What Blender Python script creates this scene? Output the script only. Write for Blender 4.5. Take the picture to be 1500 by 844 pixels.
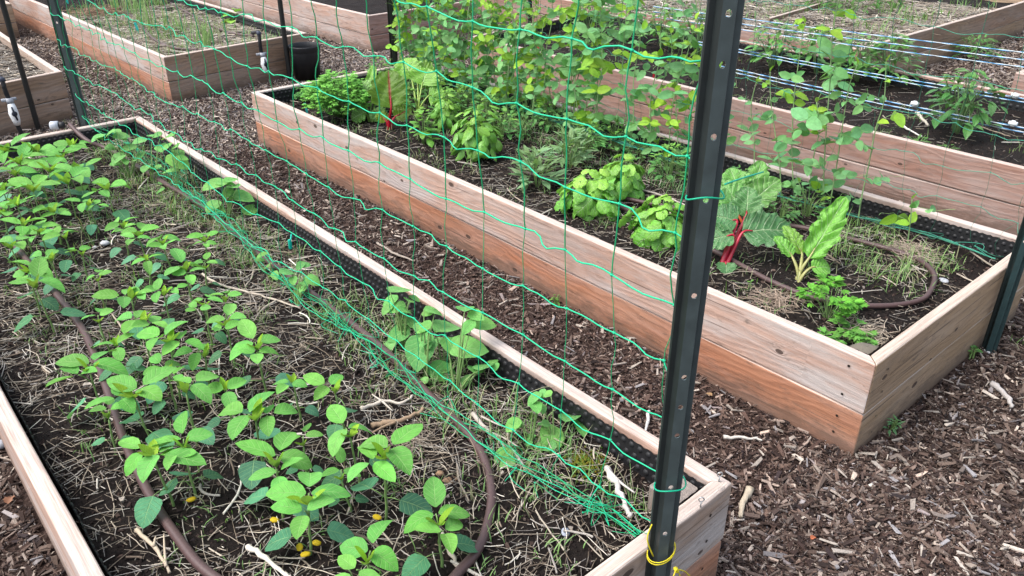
import bpy, math, random
import numpy as np
from math import radians, sin, cos, pi
from mathutils import Vector
random.seed(7); rng = np.random.default_rng(7)
scene = bpy.context.scene
for o in list(bpy.data.objects): bpy.data.objects.remove(o)

# ---------------------------------------------------------------- camera, sky, sun, exposure
W, HH, FPX, CAMH = 1500.0, 844.0, 1176.0, 1.6
PITCH, YAW = math.atan(630/FPX), math.atan(1165/math.hypot(FPX, 630))
cam_d = bpy.data.cameras.new('camera'); cam = bpy.data.objects.new('camera', cam_d)
scene.collection.objects.link(cam); scene.camera = cam
cam_d.sensor_width = 36; cam_d.lens = FPX/W*36; cam_d.clip_end = 500; cam_d.clip_start = .02
cam.location = (0, 0, CAMH); cam.rotation_euler = (pi/2-PITCH, 0, -YAW)
world = bpy.data.worlds.new('World'); scene.world = world; world.use_nodes = True
wn = world.node_tree.nodes; wl = world.node_tree.links
SUN_EL, SUN_AZ = radians(58), radians(-65)          # azimuth measured clockwise from +Y
sky = wn.new('ShaderNodeTexSky'); sky.sky_type = 'NISHITA'; sky.sun_disc = False
sky.sun_elevation = SUN_EL; sky.sun_rotation = SUN_AZ; sky.air_density = 1.2; sky.dust_density = 4.0; sky.ozone_density = .6
hs = wn.new('ShaderNodeHueSaturation'); hs.inputs['Saturation'].default_value = .62
wl.new(sky.outputs[0], hs.inputs['Color']); wl.new(hs.outputs[0], wn['Background'].inputs[0])
wn['Background'].inputs[1].default_value = .15
sd = bpy.data.lights.new('sun', 'SUN'); sd.energy = 1.1; sd.angle = radians(40); sd.color = (1, .985, .96)
sun = bpy.data.objects.new('sun', sd); scene.collection.objects.link(sun)
sv = Vector((sin(SUN_AZ)*cos(SUN_EL), cos(SUN_AZ)*cos(SUN_EL), sin(SUN_EL)))
sun.rotation_euler = sv.to_track_quat('Z', 'Y').to_euler()
vs = scene.view_settings; vs.view_transform = 'Standard'; vs.look = 'None'; vs.exposure = 1.25; vs.gamma = 1

# ---------------------------------------------------------------- photograph pixel -> point on a real plane
_fh = np.array([sin(YAW), cos(YAW), 0]); _R = np.array([cos(YAW), -sin(YAW), 0]); _Z = np.array([0, 0, 1.])
_F = _fh*cos(PITCH)-_Z*sin(PITCH); _U = _fh*sin(PITCH)+_Z*cos(PITCH); _O = np.array([0, 0, CAMH])
def ray(x, y):
    d = _F*FPX+_R*(x-750)+_U*(422-y); return d/np.linalg.norm(d)
def P(x, y, z=0.):
    d = ray(x, y); return _O+d*((z-CAMH)/d[2])
def PX(x, y, X):
    d = ray(x, y); return _O+d*(X/d[0])
def PY(x, y, Y):
    d = ray(x, y); return _O+d*(Y/d[1])
def depth(p): return float((np.array(p)-_O).dot(_F))
def PD(x, y, D):
    d = ray(x, y); return _O+d*(D/d.dot(_F))
SOIL = .235

# ---------------------------------------------------------------- mesh builder
C = scene.collection
class MB:
    def __init__(s): s.V=[]; s.F={3:[],4:[]}; s.C=[]; s.L=[]; s.M={3:[],4:[]}; s.n=0
    def add(s, v, f, col=(1,1,1), lc=None, m=0):
        v=np.asarray(v,float); f=np.asarray(f,int); k=f.shape[1]
        s.V.append(v); s.F[k].append(f+s.n); s.M[k].append(np.full(len(f),m))
        c=np.empty((len(v),3)); c[:]=col; s.C.append(c)
        l=np.zeros((len(v),3)) if lc is None else np.asarray(lc,float); s.L.append(l)
        b=s.n; s.n+=len(v); return b
    def more(s, f, base, m=0):
        f=np.asarray(f,int); k=f.shape[1]; s.F[k].append(f+base); s.M[k].append(np.full(len(f),m))
    def build(s, name, mats, parent=None, smooth=True):
        me=bpy.data.meshes.new(name)
        V=np.concatenate(s.V); me.vertices.add(len(V)); me.vertices.foreach_set('co',V.ravel())
        loops=[]; starts=[]; tot=[]; mi=[]; off=0
        for k in (3,4):
            if s.F[k]:
                F=np.concatenate(s.F[k]); loops.append(F.ravel()); starts.append(off+np.arange(len(F))*k)
                tot.append(np.full(len(F),k)); mi.append(np.concatenate(s.M[k])); off+=F.size
        loops=np.concatenate(loops); starts=np.concatenate(starts); tot=np.concatenate(tot); mi=np.concatenate(mi)
        me.loops.add(len(loops)); me.loops.foreach_set('vertex_index',loops)
        me.polygons.add(len(starts)); me.polygons.foreach_set('loop_start',starts)
        me.polygons.foreach_set('material_index',mi)
        me.polygons.foreach_set('use_smooth',np.full(len(starts),smooth))
        a=me.attributes.new('Col','FLOAT_COLOR','POINT'); c=np.ones((len(V),4)); c[:,:3]=np.concatenate(s.C); a.data.foreach_set('color',c.ravel())
        a=me.attributes.new('lc','FLOAT_VECTOR','POINT'); a.data.foreach_set('vector',np.concatenate(s.L).ravel())
        for m in (mats if isinstance(mats,(list,tuple)) else [mats]): me.materials.append(m)
        me.update(calc_edges=True); me.validate()
        o=bpy.data.objects.new(name,me); C.objects.link(o)
        if parent:
            o.parent=parent; o.matrix_parent_inverse=parent.matrix_world.inverted() if False else o.matrix_parent_inverse
            lo=Vector(parent.location)
            me.transform(__import__('mathutils').Matrix.Translation(-lo))
        return o
def tag(o,label=None,cat=None,group=None,kind=None):
    if label: o['label']=label
    if cat: o['category']=cat
    if group: o['group']=group
    if kind: o['kind']=kind
    return o
def thing(name,label,cat,loc,group=None):
    o=bpy.data.objects.new(name,None); C.objects.link(o); o.location=tuple(float(a) for a in loc); o.empty_display_size=.05
    return tag(o,label,cat,group)
def nrm(v): v=np.asarray(v,float); return v/(np.linalg.norm(v)+1e-12)

def tube(mb, pts, r, n=6, col=(1,1,1), cap=True, m=0, flat=1.):
    pts=np.asarray(pts,float); K=len(pts); r=np.broadcast_to(np.asarray(r,float),(K,))
    t=np.gradient(pts,axis=0); t/=np.linalg.norm(t,axis=1)[:,None]+1e-12
    up=np.array([0,0,1.]) if abs(t[0][2])<.9 else np.array([1.,0,0])
    a=np.cross(t,up); a/=np.linalg.norm(a,axis=1)[:,None]+1e-9
    for i in range(1,K):
        if a[i].dot(a[i-1])<0: a[i]=-a[i]
    b=np.cross(a,t)
    th=np.arange(n)*2*pi/n
    V=pts[:,None]+r[:,None,None]*(np.cos(th)[None,:,None]*a[:,None]+flat*np.sin(th)[None,:,None]*b[:,None])
    i=np.arange(K-1)[:,None]*n; j=np.arange(n)[None]; j2=(j+1)%n
    F=np.stack([i+j,i+j2,i+n+j2,i+n+j],-1).reshape(-1,4)
    ln=np.concatenate([[0],np.cumsum(np.linalg.norm(np.diff(pts,axis=0),axis=1))])
    lc=np.zeros((K,n,3)); lc[:,:,0]=ln[:,None]; lc[:,:,1]=(th/6.28)[None]
    base=mb.add(V.reshape(-1,3),F,col,lc.reshape(-1,3),m)
    if cap:
        for k in (0,K-1):
            cb=mb.add(pts[k:k+1],np.zeros((0,3)),col,[[ln[k],0,0]],m)
            q=np.array([[cb-0,base+k*n+x,base+k*n+(x+1)%n] for x in range(n)])
            if k==0: q=q[:,::-1]
            mb.F[3].append(q); mb.M[3].append(np.full(n,m))
def smooth_path(pts, k=6):
    pts=np.asarray(pts,float); n=len(pts); out=[]
    for i in range(n-1):
        p0=pts[max(i-1,0)];p1=pts[i];p2=pts[i+1];p3=pts[min(i+2,n-1)]
        for s in range(k):
            t=s/k; out.append(.5*((2*p1)+(-p0+p2)*t+(2*p0-5*p1+4*p2-p3)*t*t+(-p0+3*p1-3*p2+p3)*t**3))
    out.append(pts[-1]); return np.array(out)
def batch_tubes(mb, PTS, RAD, n, cols):
    """PTS (N,K,3) RAD (N,K)"""
    N,K,_=PTS.shape; t=np.gradient(PTS,axis=1); t/=np.linalg.norm(t,axis=2)[...,None]+1e-9
    up=np.zeros((N,K,3)); up[...,2]=1; v=abs(t[...,2])>.85; up[v]=[1,0,0]
    a=np.cross(t,up); a/=np.linalg.norm(a,axis=2)[...,None]+1e-9; b=np.cross(a,t)
    th=np.arange(n)*2*pi/n
    V=PTS[:,:,None]+RAD[:,:,None,None]*(np.cos(th)[:,None]*a[:,:,None]+np.sin(th)[:,None]*b[:,:,None])
    i=(np.arange(K-1)*n)[:,None]; j=np.arange(n)[None]; j2=(j+1)%n
    F=np.stack([i+j,i+j2,i+n+j2,i+n+j],-1).reshape(-1,4)
    F=(F[None]+(np.arange(N)*K*n)[:,None,None]).reshape(-1,4)
    mb.add(V.reshape(-1,3),F,np.repeat(cols,K*n,axis=0))
def batch_strips(mb, PTS, WID, cols, side):
    N,K,_=PTS.shape
    V=np.stack([PTS-side[:,None]*WID[...,None],PTS+side[:,None]*WID[...,None]],2)
    i=(np.arange(K-1)*2); F=np.stack([i,i+1,i+3,i+2],-1)
    F=(F[None]+(np.arange(N)*K*2)[:,None,None]).reshape(-1,4)
    mb.add(V.reshape(-1,3),F,np.repeat(cols,K*2,axis=0))
_nz=[(rng.normal(size=2),rng.uniform(0,6.28)) for _ in range(10)]
def noise(x,y,f=1.):
    s=0
    for i,(k,p) in enumerate(_nz): s=s+np.sin(f*(1+.35*i)*(k[0]*x+k[1]*y)+p)/(1+.15*i)
    return s/4.

# ---------------------------------------------------------------- materials
def new_mat(name):
    m=bpy.data.materials.new(name); m.use_nodes=True; nt=m.node_tree; b=nt.nodes['Principled BSDF']; return m,nt,b
def nd(nt,t,**k):
    n=nt.nodes.new(t)
    for a,v in k.items(): setattr(n,a,v)
    return n
def mth(nt,op,a,b=None,c=None,clamp=False):
    n=nt.nodes.new('ShaderNodeMath'); n.operation=op; n.use_clamp=clamp
    for i,v in enumerate((a,b,c)):
        if v is None: continue
        if isinstance(v,(int,float)): n.inputs[i].default_value=v
        else: nt.links.new(v,n.inputs[i])
    return n.outputs[0]
def mixc(nt,fac,a,b,typ='MIX'):
    n=nt.nodes.new('ShaderNodeMix'); n.data_type='RGBA'; n.blend_type=typ
    for s,v in ((n.inputs[0],fac),(n.inputs[6],a),(n.inputs[7],b)):
        if isinstance(v,(int,float)): s.default_value=v
        elif isinstance(v,tuple): s.default_value=(*v,1)
        else: nt.links.new(v,s)
    return n.outputs[2]
def ramp(nt,src,pts):
    n=nt.nodes.new('ShaderNodeValToRGB'); e=n.color_ramp.elements
    while len(e)<len(pts): e.new(.5)
    for i,(p,c) in enumerate(pts):
        e[i].position=p; e[i].color=(c,c,c,1) if isinstance(c,(int,float)) else (*c,1)
    nt.links.new(src,n.inputs[0]); return n.outputs[0]
def attr(nt,name): n=nt.nodes.new('ShaderNodeAttribute'); n.attribute_name=name; return n
def bump(nt,b,h,s=.3,d=.002):
    n=nt.nodes.new('ShaderNodeBump'); n.inputs['Strength'].default_value=s; n.inputs['Distance'].default_value=d
    nt.links.new(h,n.inputs['Height']); nt.links.new(n.outputs[0],b.inputs['Normal'])
def tex(nt,typ,vec,scale,**k):
    n=nt.nodes.new(typ); n.inputs['Scale'].default_value=scale
    for a,v in k.items(): n.inputs[a].default_value=v
    if vec is not None: nt.links.new(vec,n.inputs['Vector'])
    return n

def wood_mat(name, c1, c2, grey=.3, knots=1.):
    m,nt,b=new_mat(name); L=nt.links
    lc=attr(nt,'lc').outputs['Vector']; sx=nd(nt,'ShaderNodeSeparateXYZ'); L.new(lc,sx.inputs[0])
    u,v,w=sx.outputs
    w10=mth(nt,'MULTIPLY',w,17.)
    def comb(a,bb,cc):
        n=nd(nt,'ShaderNodeCombineXYZ')
        for i,q in enumerate((a,bb,cc)): L.new(q,n.inputs[i]) if not isinstance(q,(int,float)) else setattr(n.inputs[i],'default_value',q)
        return n.outputs[0]
    # knots: cells of a stretched voronoi
    vk=comb(mth(nt,'MULTIPLY',u,3.4),mth(nt,'MULTIPLY',v,6.5),w10)
    vor=tex(nt,'ShaderNodeTexVoronoi',vk,1.0); vor.voronoi_dimensions='2D'; d=vor.outputs['Distance']
    sz=nd(nt,'ShaderNodeSeparateColor'); L.new(vor.outputs['Color'],sz.inputs[0])
    krad=mth(nt,'MULTIPLY',mth(nt,'GREATER_THAN',sz.outputs[0],.5),mth(nt,'MULTIPLY_ADD',sz.outputs[1],.035,.03*knots))
    kmask=mth(nt,'MULTIPLY',mth(nt,'LESS_THAN',d,krad),1.)
    kd=mth(nt,'DIVIDE',krad,mth(nt,'ADD',d,.03))      # ~1 at the knot, falling off
    kd=mth(nt,'MINIMUM',kd,1.2)
    n1=tex(nt,'ShaderNodeTexNoise',comb(mth(nt,'MULTIPLY',u,1.3),mth(nt,'MULTIPLY',v,5.),w10),1.,Detail=3.).outputs[0]
    gcoord=mth(nt,'ADD',mth(nt,'MULTIPLY',v,34.),mth(nt,'ADD',mth(nt,'MULTIPLY',n1,9.),mth(nt,'MULTIPLY',kd,3.2)))
    rings=mth(nt,'SINE',mth(nt,'MULTIPLY',gcoord,6.28))
    rings=mth(nt,'MULTIPLY_ADD',rings,.5,.5)
    fib=tex(nt,'ShaderNodeTexNoise',comb(mth(nt,'MULTIPLY',u,6.),mth(nt,'MULTIPLY',v,260.),w10),1.,Detail=4.,Roughness=.65).outputs[0]
    blot=tex(nt,'ShaderNodeTexNoise',comb(mth(nt,'MULTIPLY',u,2.2),mth(nt,'MULTIPLY',v,7.),mth(nt,'ADD',w10,5.)),1.,Detail=5.,Roughness=.6).outputs[0]
    base=mixc(nt,ramp(nt,blot,[(.32,0.),(.7,1.)]),c1,c2)
    base=mixc(nt,mth(nt,'MULTIPLY',mth(nt,'POWER',rings,2.5),.42),base,tuple(x*.5 for x in c1))
    base=mixc(nt,mth(nt,'MULTIPLY',ramp(nt,fib,[(.4,0.),(.75,1.)]),.35),base,tuple(x*.45 for x in c1))
    gm=tex(nt,'ShaderNodeTexNoise',comb(mth(nt,'MULTIPLY',u,1.6),mth(nt,'MULTIPLY',v,9.),mth(nt,'ADD',w10,9.)),1.,Detail=6.,Roughness=.7).outputs[0]
    g=mth(nt,'MULTIPLY',ramp(nt,gm,[(.42,0.),(.62,1.)]),grey)
    base=mixc(nt,g,base,(.42,.385,.37))
    # drying cracks along the grain, and a second broad tone
    cr=tex(nt,'ShaderNodeTexNoise',comb(mth(nt,'MULTIPLY',u,2.2),mth(nt,'MULTIPLY',v,120.),mth(nt,'ADD',w10,2.)),1.,Detail=2.,Roughness=.5).outputs[0]
    crk=ramp(nt,cr,[(.655,0.),(.69,.75)])
    base=mixc(nt,crk,base,(.07,.045,.035))
    bt=tex(nt,'ShaderNodeTexNoise',comb(mth(nt,'MULTIPLY',u,.9),mth(nt,'MULTIPLY',v,3.),mth(nt,'ADD',w10,7.)),1.,Detail=4.).outputs[0]
    base=mixc(nt,ramp(nt,bt,[(.48,0.),(.66,.4)]),base,tuple(x*.55 for x in c1))
    # little dark stains, splashes of soil low down and nail marks
    st=tex(nt,'ShaderNodeTexNoise',comb(mth(nt,'MULTIPLY',u,9.),mth(nt,'MULTIPLY',v,26.),w10),1.,Detail=6.,Roughness=.75).outputs[0]
    base=mixc(nt,ramp(nt,st,[(.58,0.),(.70,.75)]),base,(.10,.075,.06))
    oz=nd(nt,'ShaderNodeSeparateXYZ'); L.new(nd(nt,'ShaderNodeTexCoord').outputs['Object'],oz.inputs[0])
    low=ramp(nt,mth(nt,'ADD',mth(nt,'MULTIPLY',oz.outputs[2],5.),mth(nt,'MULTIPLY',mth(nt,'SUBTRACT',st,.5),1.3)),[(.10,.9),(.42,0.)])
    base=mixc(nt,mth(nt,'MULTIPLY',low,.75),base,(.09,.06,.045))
    base=mixc(nt,mth(nt,'MULTIPLY',mth(nt,'POWER',mth(nt,'MINIMUM',kd,1.),4.),.55),base,(.13,.07,.045))
    base=mixc(nt,mth(nt,'MULTIPLY',kmask,.85),base,(.045,.025,.018))
    # weathered bleached upper edge of the board (up-facing faces)
    geo=nd(nt,'ShaderNodeNewGeometry'); sn=nd(nt,'ShaderNodeSeparateXYZ'); L.new(geo.outputs['Normal'],sn.inputs[0])
    base=mixc(nt,mth(nt,'MULTIPLY',mth(nt,'GREATER_THAN',sn.outputs[2],.6),.62),base,mixc(nt,ramp(nt,fib,[(.35,0.),(.65,1.)]),(.64,.56,.50),(.36,.29,.255)))
    hue=mixc(nt,1.,base,attr(nt,'Col').outputs['Color'],'MULTIPLY')
    L.new(hue,b.inputs['Base Color']); b.inputs['Roughness'].default_value=.75
    bump(nt,b,mth(nt,'ADD',fib,mth(nt,'MULTIPLY',rings,.4)),.8,.002)
    return m
WOOD={'pink':wood_mat('fir_wood_pink',(.43,.265,.20),(.47,.325,.265),.85),
      'orange':wood_mat('fir_wood_orange',(.39,.155,.08),(.43,.215,.13),.2),
      'grey':wood_mat('fir_wood_grey',(.38,.29,.23),(.38,.26,.19),.85),
      'tan':wood_mat('fir_wood_tan',(.40,.27,.16),(.30,.20,.12),.2),
      'brown':wood_mat('fir_wood_brown',(.25,.16,.10),(.31,.19,.12),.25),
      'red':wood_mat('fir_wood_red',(.29,.15,.11),(.35,.21,.165),.4)}

def col_mat(name,rough=.8,nscale=300.,namt=.35,bs=.4,bd=.001,spec=.3,metal=0.,trans=0.):
    m,nt,b=new_mat(name); a=attr(nt,'Col').outputs['Color']
    tc=nd(nt,'ShaderNodeTexCoord').outputs['Object']
    n=tex(nt,'ShaderNodeTexNoise',tc,nscale,Detail=4.).outputs[0]
    k=ramp(nt,n,[(.25,1-namt),(.75,1+namt*.0+.0)])
    c=mixc(nt,1.,a,k,'MULTIPLY'); nt.links.new(c,b.inputs['Base Color'])
    b.inputs['Roughness'].default_value=rough; b.inputs['Specular IOR Level'].default_value=spec; b.inputs['Metallic'].default_value=metal
    if bs: bump(nt,b,n,bs,bd)
    return m
CHIP=col_mat('wood_chip',.85,220.,.45,.5,.001)
STRAW=col_mat('dry_straw',.8,400.,.35,.3,.0006)
CRUMB=col_mat('soil_crumb',.9,500.,.4,.5,.001,.2)
PLAST=col_mat('black_plastic',.38,60.,.25,.15,.0008,.5)
PLAST=col_mat('black_plastic',.5,60.,.25,.15,.0008,.3)
RUBB=col_mat('drip_hose_rubber',.5,150.,.25,.2,.0004,.4)
CORD=col_mat('net_cord',.55,900.,.3,.5,.0004,.4)
POSTM=None
def leaf_mat(name, rough=.5, vein=.6, trans=.25, nveins=7., bumpd=.002, midcol=None, spec=.35, vcol=(.42,.62,.26)):
    m,nt,b=new_mat(name); L=nt.links
    lc=attr(nt,'lc').outputs['Vector']; s=nd(nt,'ShaderNodeSeparateXYZ'); L.new(lc,s.inputs[0]); u,v,w=s.outputs
    av=mth(nt,'ABSOLUTE',v)
    ph=mth(nt,'SUBTRACT',mth(nt,'MULTIPLY',u,nveins),mth(nt,'MULTIPLY',av,1.7))
    fr=mth(nt,'ABSOLUTE',mth(nt,'SUBTRACT',mth(nt,'FRACT',ph),.5))     # 0 at vein
    lat=mth(nt,'SUBTRACT',1.,mth(nt,'MULTIPLY',fr,9.),clamp=True)
    mid=mth(nt,'SUBTRACT',1.,mth(nt,'MULTIPLY',av,16.),clamp=True)
    vm=mth(nt,'MAXIMUM',mth(nt,'MULTIPLY',lat,.7),mid)
    base=attr(nt,'Col').outputs['Color']
    tc=nd(nt,'ShaderNodeTexCoord').outputs['Object']
    n=tex(nt,'ShaderNodeTexNoise',tc,60.,Detail=3.).outputs[0]
    c=mixc(nt,1.,base,ramp(nt,n,[(.3,.78),(.7,1.)]),'MULTIPLY')
    light=mixc(nt,.6,c,vcol)
    c=mixc(nt,mth(nt,'MULTIPLY',vm,vein),c,light)
    if midcol: c=mixc(nt,mth(nt,'SUBTRACT',1.,mth(nt,'MULTIPLY',av,9.),clamp=True),c,midcol)
    # undersides a little paler
    geo=nd(nt,'ShaderNodeNewGeometry')
    c=mixc(nt,mth(nt,'MULTIPLY',geo.outputs['Backfacing'],.25),c,(.25,.38,.2))
    L.new(c,b.inputs['Base Color']); b.inputs['Roughness'].default_value=rough; b.inputs['Specular IOR Level'].default_value=spec
    n2=tex(nt,'ShaderNodeTexNoise',tc,220.,Detail=2.).outputs[0]
    h=mth(nt,'ADD',mth(nt,'MULTIPLY',vm,-1.),mth(nt,'MULTIPLY',n2,.6))
    bump(nt,b,h,.6,bumpd)
    tr=nd(nt,'ShaderNodeBsdfTranslucent'); L.new(mixc(nt,1.,c,(1.2,1.25,.55),'MULTIPLY'),tr.inputs['Color'])
    mx=nd(nt,'ShaderNodeMixShader'); mx.inputs[0].default_value=trans
    L.new(b.outputs[0],mx.inputs[1]); L.new(tr.outputs[0],mx.inputs[2]); L.new(mx.outputs[0],nt.nodes['Material Output'].inputs['Surface'])
    return m
LEAF=leaf_mat('soft_leaf',.65,spec=.22); PEAL=leaf_mat('pea_leaf',.6,.15); GLOSS=leaf_mat('glossy_leaf',.33,.25,.22,5.,.003,spec=.5)
CHARD=leaf_mat('chard_leaf',.28,.85,.25,7.,.008,spec=.55,vcol=(.62,.78,.48)); CHARDR=leaf_mat('red_veined_chard_leaf',.4,.3,.35,6.,.004,(.22,.006,.012))
GRASS=leaf_mat('grass_blade',.6,.0,.25,3.,.0005); STEM=leaf_mat('plant_stem',.5,0.,.1)

# ---------------------------------------------------------------- ground
gm,nt,b=new_mat('mulch_ground')
tc=nd(nt,'ShaderNodeTexCoord').outputs['Object']
n=tex(nt,'ShaderNodeTexNoise',tc,55.,Detail=8.,Roughness=.7).outputs[0]
n3=tex(nt,'ShaderNodeTexVoronoi',tc,70.).outputs['Distance']
c=mixc(nt,ramp(nt,n,[(.35,0.),(.62,1.)]),(.012,.008,.007),(.075,.05,.042))
c=mixc(nt,ramp(nt,n3,[(.05,.5),(.2,0.)]),c,(.10,.075,.06))
nt.links.new(c,b.inputs['Base Color']); b.inputs['Roughness'].default_value=.95; b.inputs['Specular IOR Level'].default_value=.1
bump(nt,b,mth(nt,'ADD',n,n3),.9,.01)
def gz(x,y): return .008*noise(x,y,2.)+.004*noise(x,y,9.)
xs=np.concatenate([[-150,-60,-20,-6],np.arange(-3,12.01,.06),[16,30,70,160]]); ys=np.concatenate([[-150,-60,-20,-6,-3],np.arange(-1,14.01,.06),[18,30,70,160]])
X,Y=np.meshgrid(xs,ys,indexing='ij'); Zz=gz(X,Y)*((abs(X)<14)&(abs(Y)<16))-.004
nx,ny=X.shape; i=np.arange(nx-1)[:,None]*ny+np.arange(ny-1)[None]
mb=MB(); mb.add(np.stack([X,Y,Zz],-1).reshape(-1,3),np.stack([i,i+ny,i+ny+1,i+1],-1).reshape(-1,4))
tag(mb.build('ground',gm),kind='structure')

soilm,nt,b=new_mat('garden_soil')
tc=nd(nt,'ShaderNodeTexCoord').outputs['Object']
n=tex(nt,'ShaderNodeTexNoise',tc,90.,Detail=8.,Roughness=.75).outputs[0]
n2=tex(nt,'ShaderNodeTexNoise',tc,9.,Detail=3.).outputs[0]
c=mixc(nt,ramp(nt,n,[(.35,0.),(.68,1.)]),(.003,.0022,.002),(.022,.016,.014))
c=mixc(nt,ramp(nt,n2,[(.5,0.),(.7,.4)]),c,(.03,.022,.018))
b.inputs['Specular IOR Level'].default_value=.15
nt.links.new(c,b.inputs['Base Color']); b.inputs['Roughness'].default_value=.9; bump(nt,b,n,1.,.008)

# ---------------------------------------------------------------- raised beds
def board(mb,p0,p1,th,z0,z1,inw,seed,col=(1,1,1)):
    """plank from p0 to p1 (outer face line), thickness th towards inw"""
    p0=np.array([*p0[:2],0.]);p1=np.array([*p1[:2],0.]);d=p1-p0;Ln=np.linalg.norm(d);d/=Ln; inw=np.array([*inw[:2],0.])
    r=.007; prof=[]
    for (cx,cz,a0) in ((r,z0+r,180),(th-r,z0+r,270),(th-r,z1-r,0),(r,z1-r,90)):
        for k in range(4):
            a=radians(a0+k*30); prof.append((cx+r*cos(a),cz+r*sin(a)))
    prof=np.array(prof); n=len(prof)
    per=np.concatenate([[0],np.cumsum(np.linalg.norm(np.diff(prof,axis=0),axis=1))])
    ss=np.concatenate([[0,.003],np.linspace(.003,Ln-.003,max(3,int(Ln/.12)))[1:],[Ln]])
    rs=random.Random(seed); ph=[rs.uniform(0,6) for _ in range(4)]; off=rs.uniform(0,20)
    V=[];lc=[]
    mid=np.array([th/2,(z0+z1)/2])
    for k,s in enumerate(ss):
        q=prof.copy()
        if k in (0,len(ss)-1): q=mid+(q-mid)*np.array([.93,.98])
        wv=.0022*sin(s*1.7+ph[0])+.001*sin(s*5+ph[1]); wz=.0018*sin(s*2.1+ph[2])
        mit=(q[:,0:1]+.0012) if k<2 else (-(q[:,0:1]+.0012) if k>=len(ss)-2 else 0*q[:,0:1])
        pp=p0+d*s
        V.append(pp[None]+d[None]*mit+inw[None]*(q[:,0:1]+wv*(0 if k<2 or k>=len(ss)-2 else 1))+np.array([0,0,1.])[None]*(q[:,1:2]+wz))
        lc.append(np.stack([np.full(n,s+off),q[:,1]-z0+ (q[:,0]>th*.6)*.0+q[:,0]*.9,np.full(n,seed*.37)],1))
    K=len(ss); V=np.array(V); i=np.arange(K-1)[:,None]*n; j=np.arange(n)[None]; j2=(j+1)%n
    F=np.stack([i+j,i+j2,i+n+j2,i+n+j],-1).reshape(-1,4)
    if np.cross(d,inw)[2]>0: pass
    bs=mb.add(V.reshape(-1,3),F,col,np.array(lc).reshape(-1,3))
    for k in (0,K-1):
        c=V[k].mean(0); cb=mb.add([c],np.zeros((0,3)),col,[[off,.05,seed*.37]])
        mb.F[3].append(np.array([[cb,bs+k*n+x,bs+k*n+(x+1)%n] for x in range(n)])); mb.M[3].append(np.zeros(n,int))
TH=.038
def liner_wall(mb,a,b_,inw,ztop,pitch,rows,seed,scal=.006):
    a=np.array([*a[:2],0.]);b_=np.array([*b_[:2],0.]);d=b_-a;Ln=np.linalg.norm(d);d/=Ln;inw=np.array([*inw[:2],0.])
    n=max(8,int(Ln/.01)); s=np.linspace(0,Ln,n); rr=random.Random(seed); ph=rr.uniform(0,6)
    wav=.004*np.sin(s*6+ph)+.003*np.sin(s*17+ph)
    top=ztop-.012+.004*np.sin(s*3+ph)+scal*np.abs(np.sin(s*pi/pitch))-.004
    zs=[None,.28,.25,.2,.16]; rowsV=[]
    for k,z in enumerate(zs):
        zz=top if z is None else np.minimum(np.full(n,z),top-.01*k)
        off=.004+.010*(ztop-zz)/.1*.6+wav*(.3+.25*k)+.003
        rowsV.append(a[None]+d[None]*s[:,None]+inw[None]*off[:,None]+np.array([0,0,1.])[None]*zz[:,None])
    V=np.array(rowsV); i=np.arange(len(zs)-1)[:,None]*n+np.arange(n-1)[None]
    F=np.stack([i,i+1,i+n+1,i+n],-1).reshape(-1,4)
    mb.add(V.reshape(-1,3),F,(.016,.016,.018))
    # dimples
    th=np.arange(6)*pi/3
    cs=np.arange(pitch/2,Ln-pitch/2,pitch)
    for r in range(rows):
        z=ztop-.03-r*pitch
        for q in cs+ (pitch/2 if r%2 else 0):
            if q>Ln-.01: continue
            off=.007+.010*(ztop-z)/.1*.6
            k=int(q/Ln*(n-1)); off+=wav[k]*.6
            c0=a+d*q+inw*off+np.array([0,0,z]); v=[]
            for (rad,h) in ((pitch*.34,0),(pitch*.22,.004)):
                for t in th: v.append(c0+d*cos(t)*rad+np.array([0,0,1.])*sin(t)*rad+inw*h)
            v.append(c0+inw*.0045)
            f=[[x,(x+1)%6,6+(x+1)%6,6+x] for x in range(6)]
            bs=mb.add(v,f,(.022,.022,.024)); mb.more([[12,6+x,6+(x+1)%6] for x in range(6)],bs)
def inset(c,dist):
    c=np.array(c,float); cen=c.mean(0); out=[]
    for k in range(4):
        p=c[k];a=nrm(c[(k+1)%4]-p);b_=nrm(c[(k-1)%4]-p); out.append(p+(a+b_)*dist)
    return np.array(out)
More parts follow.
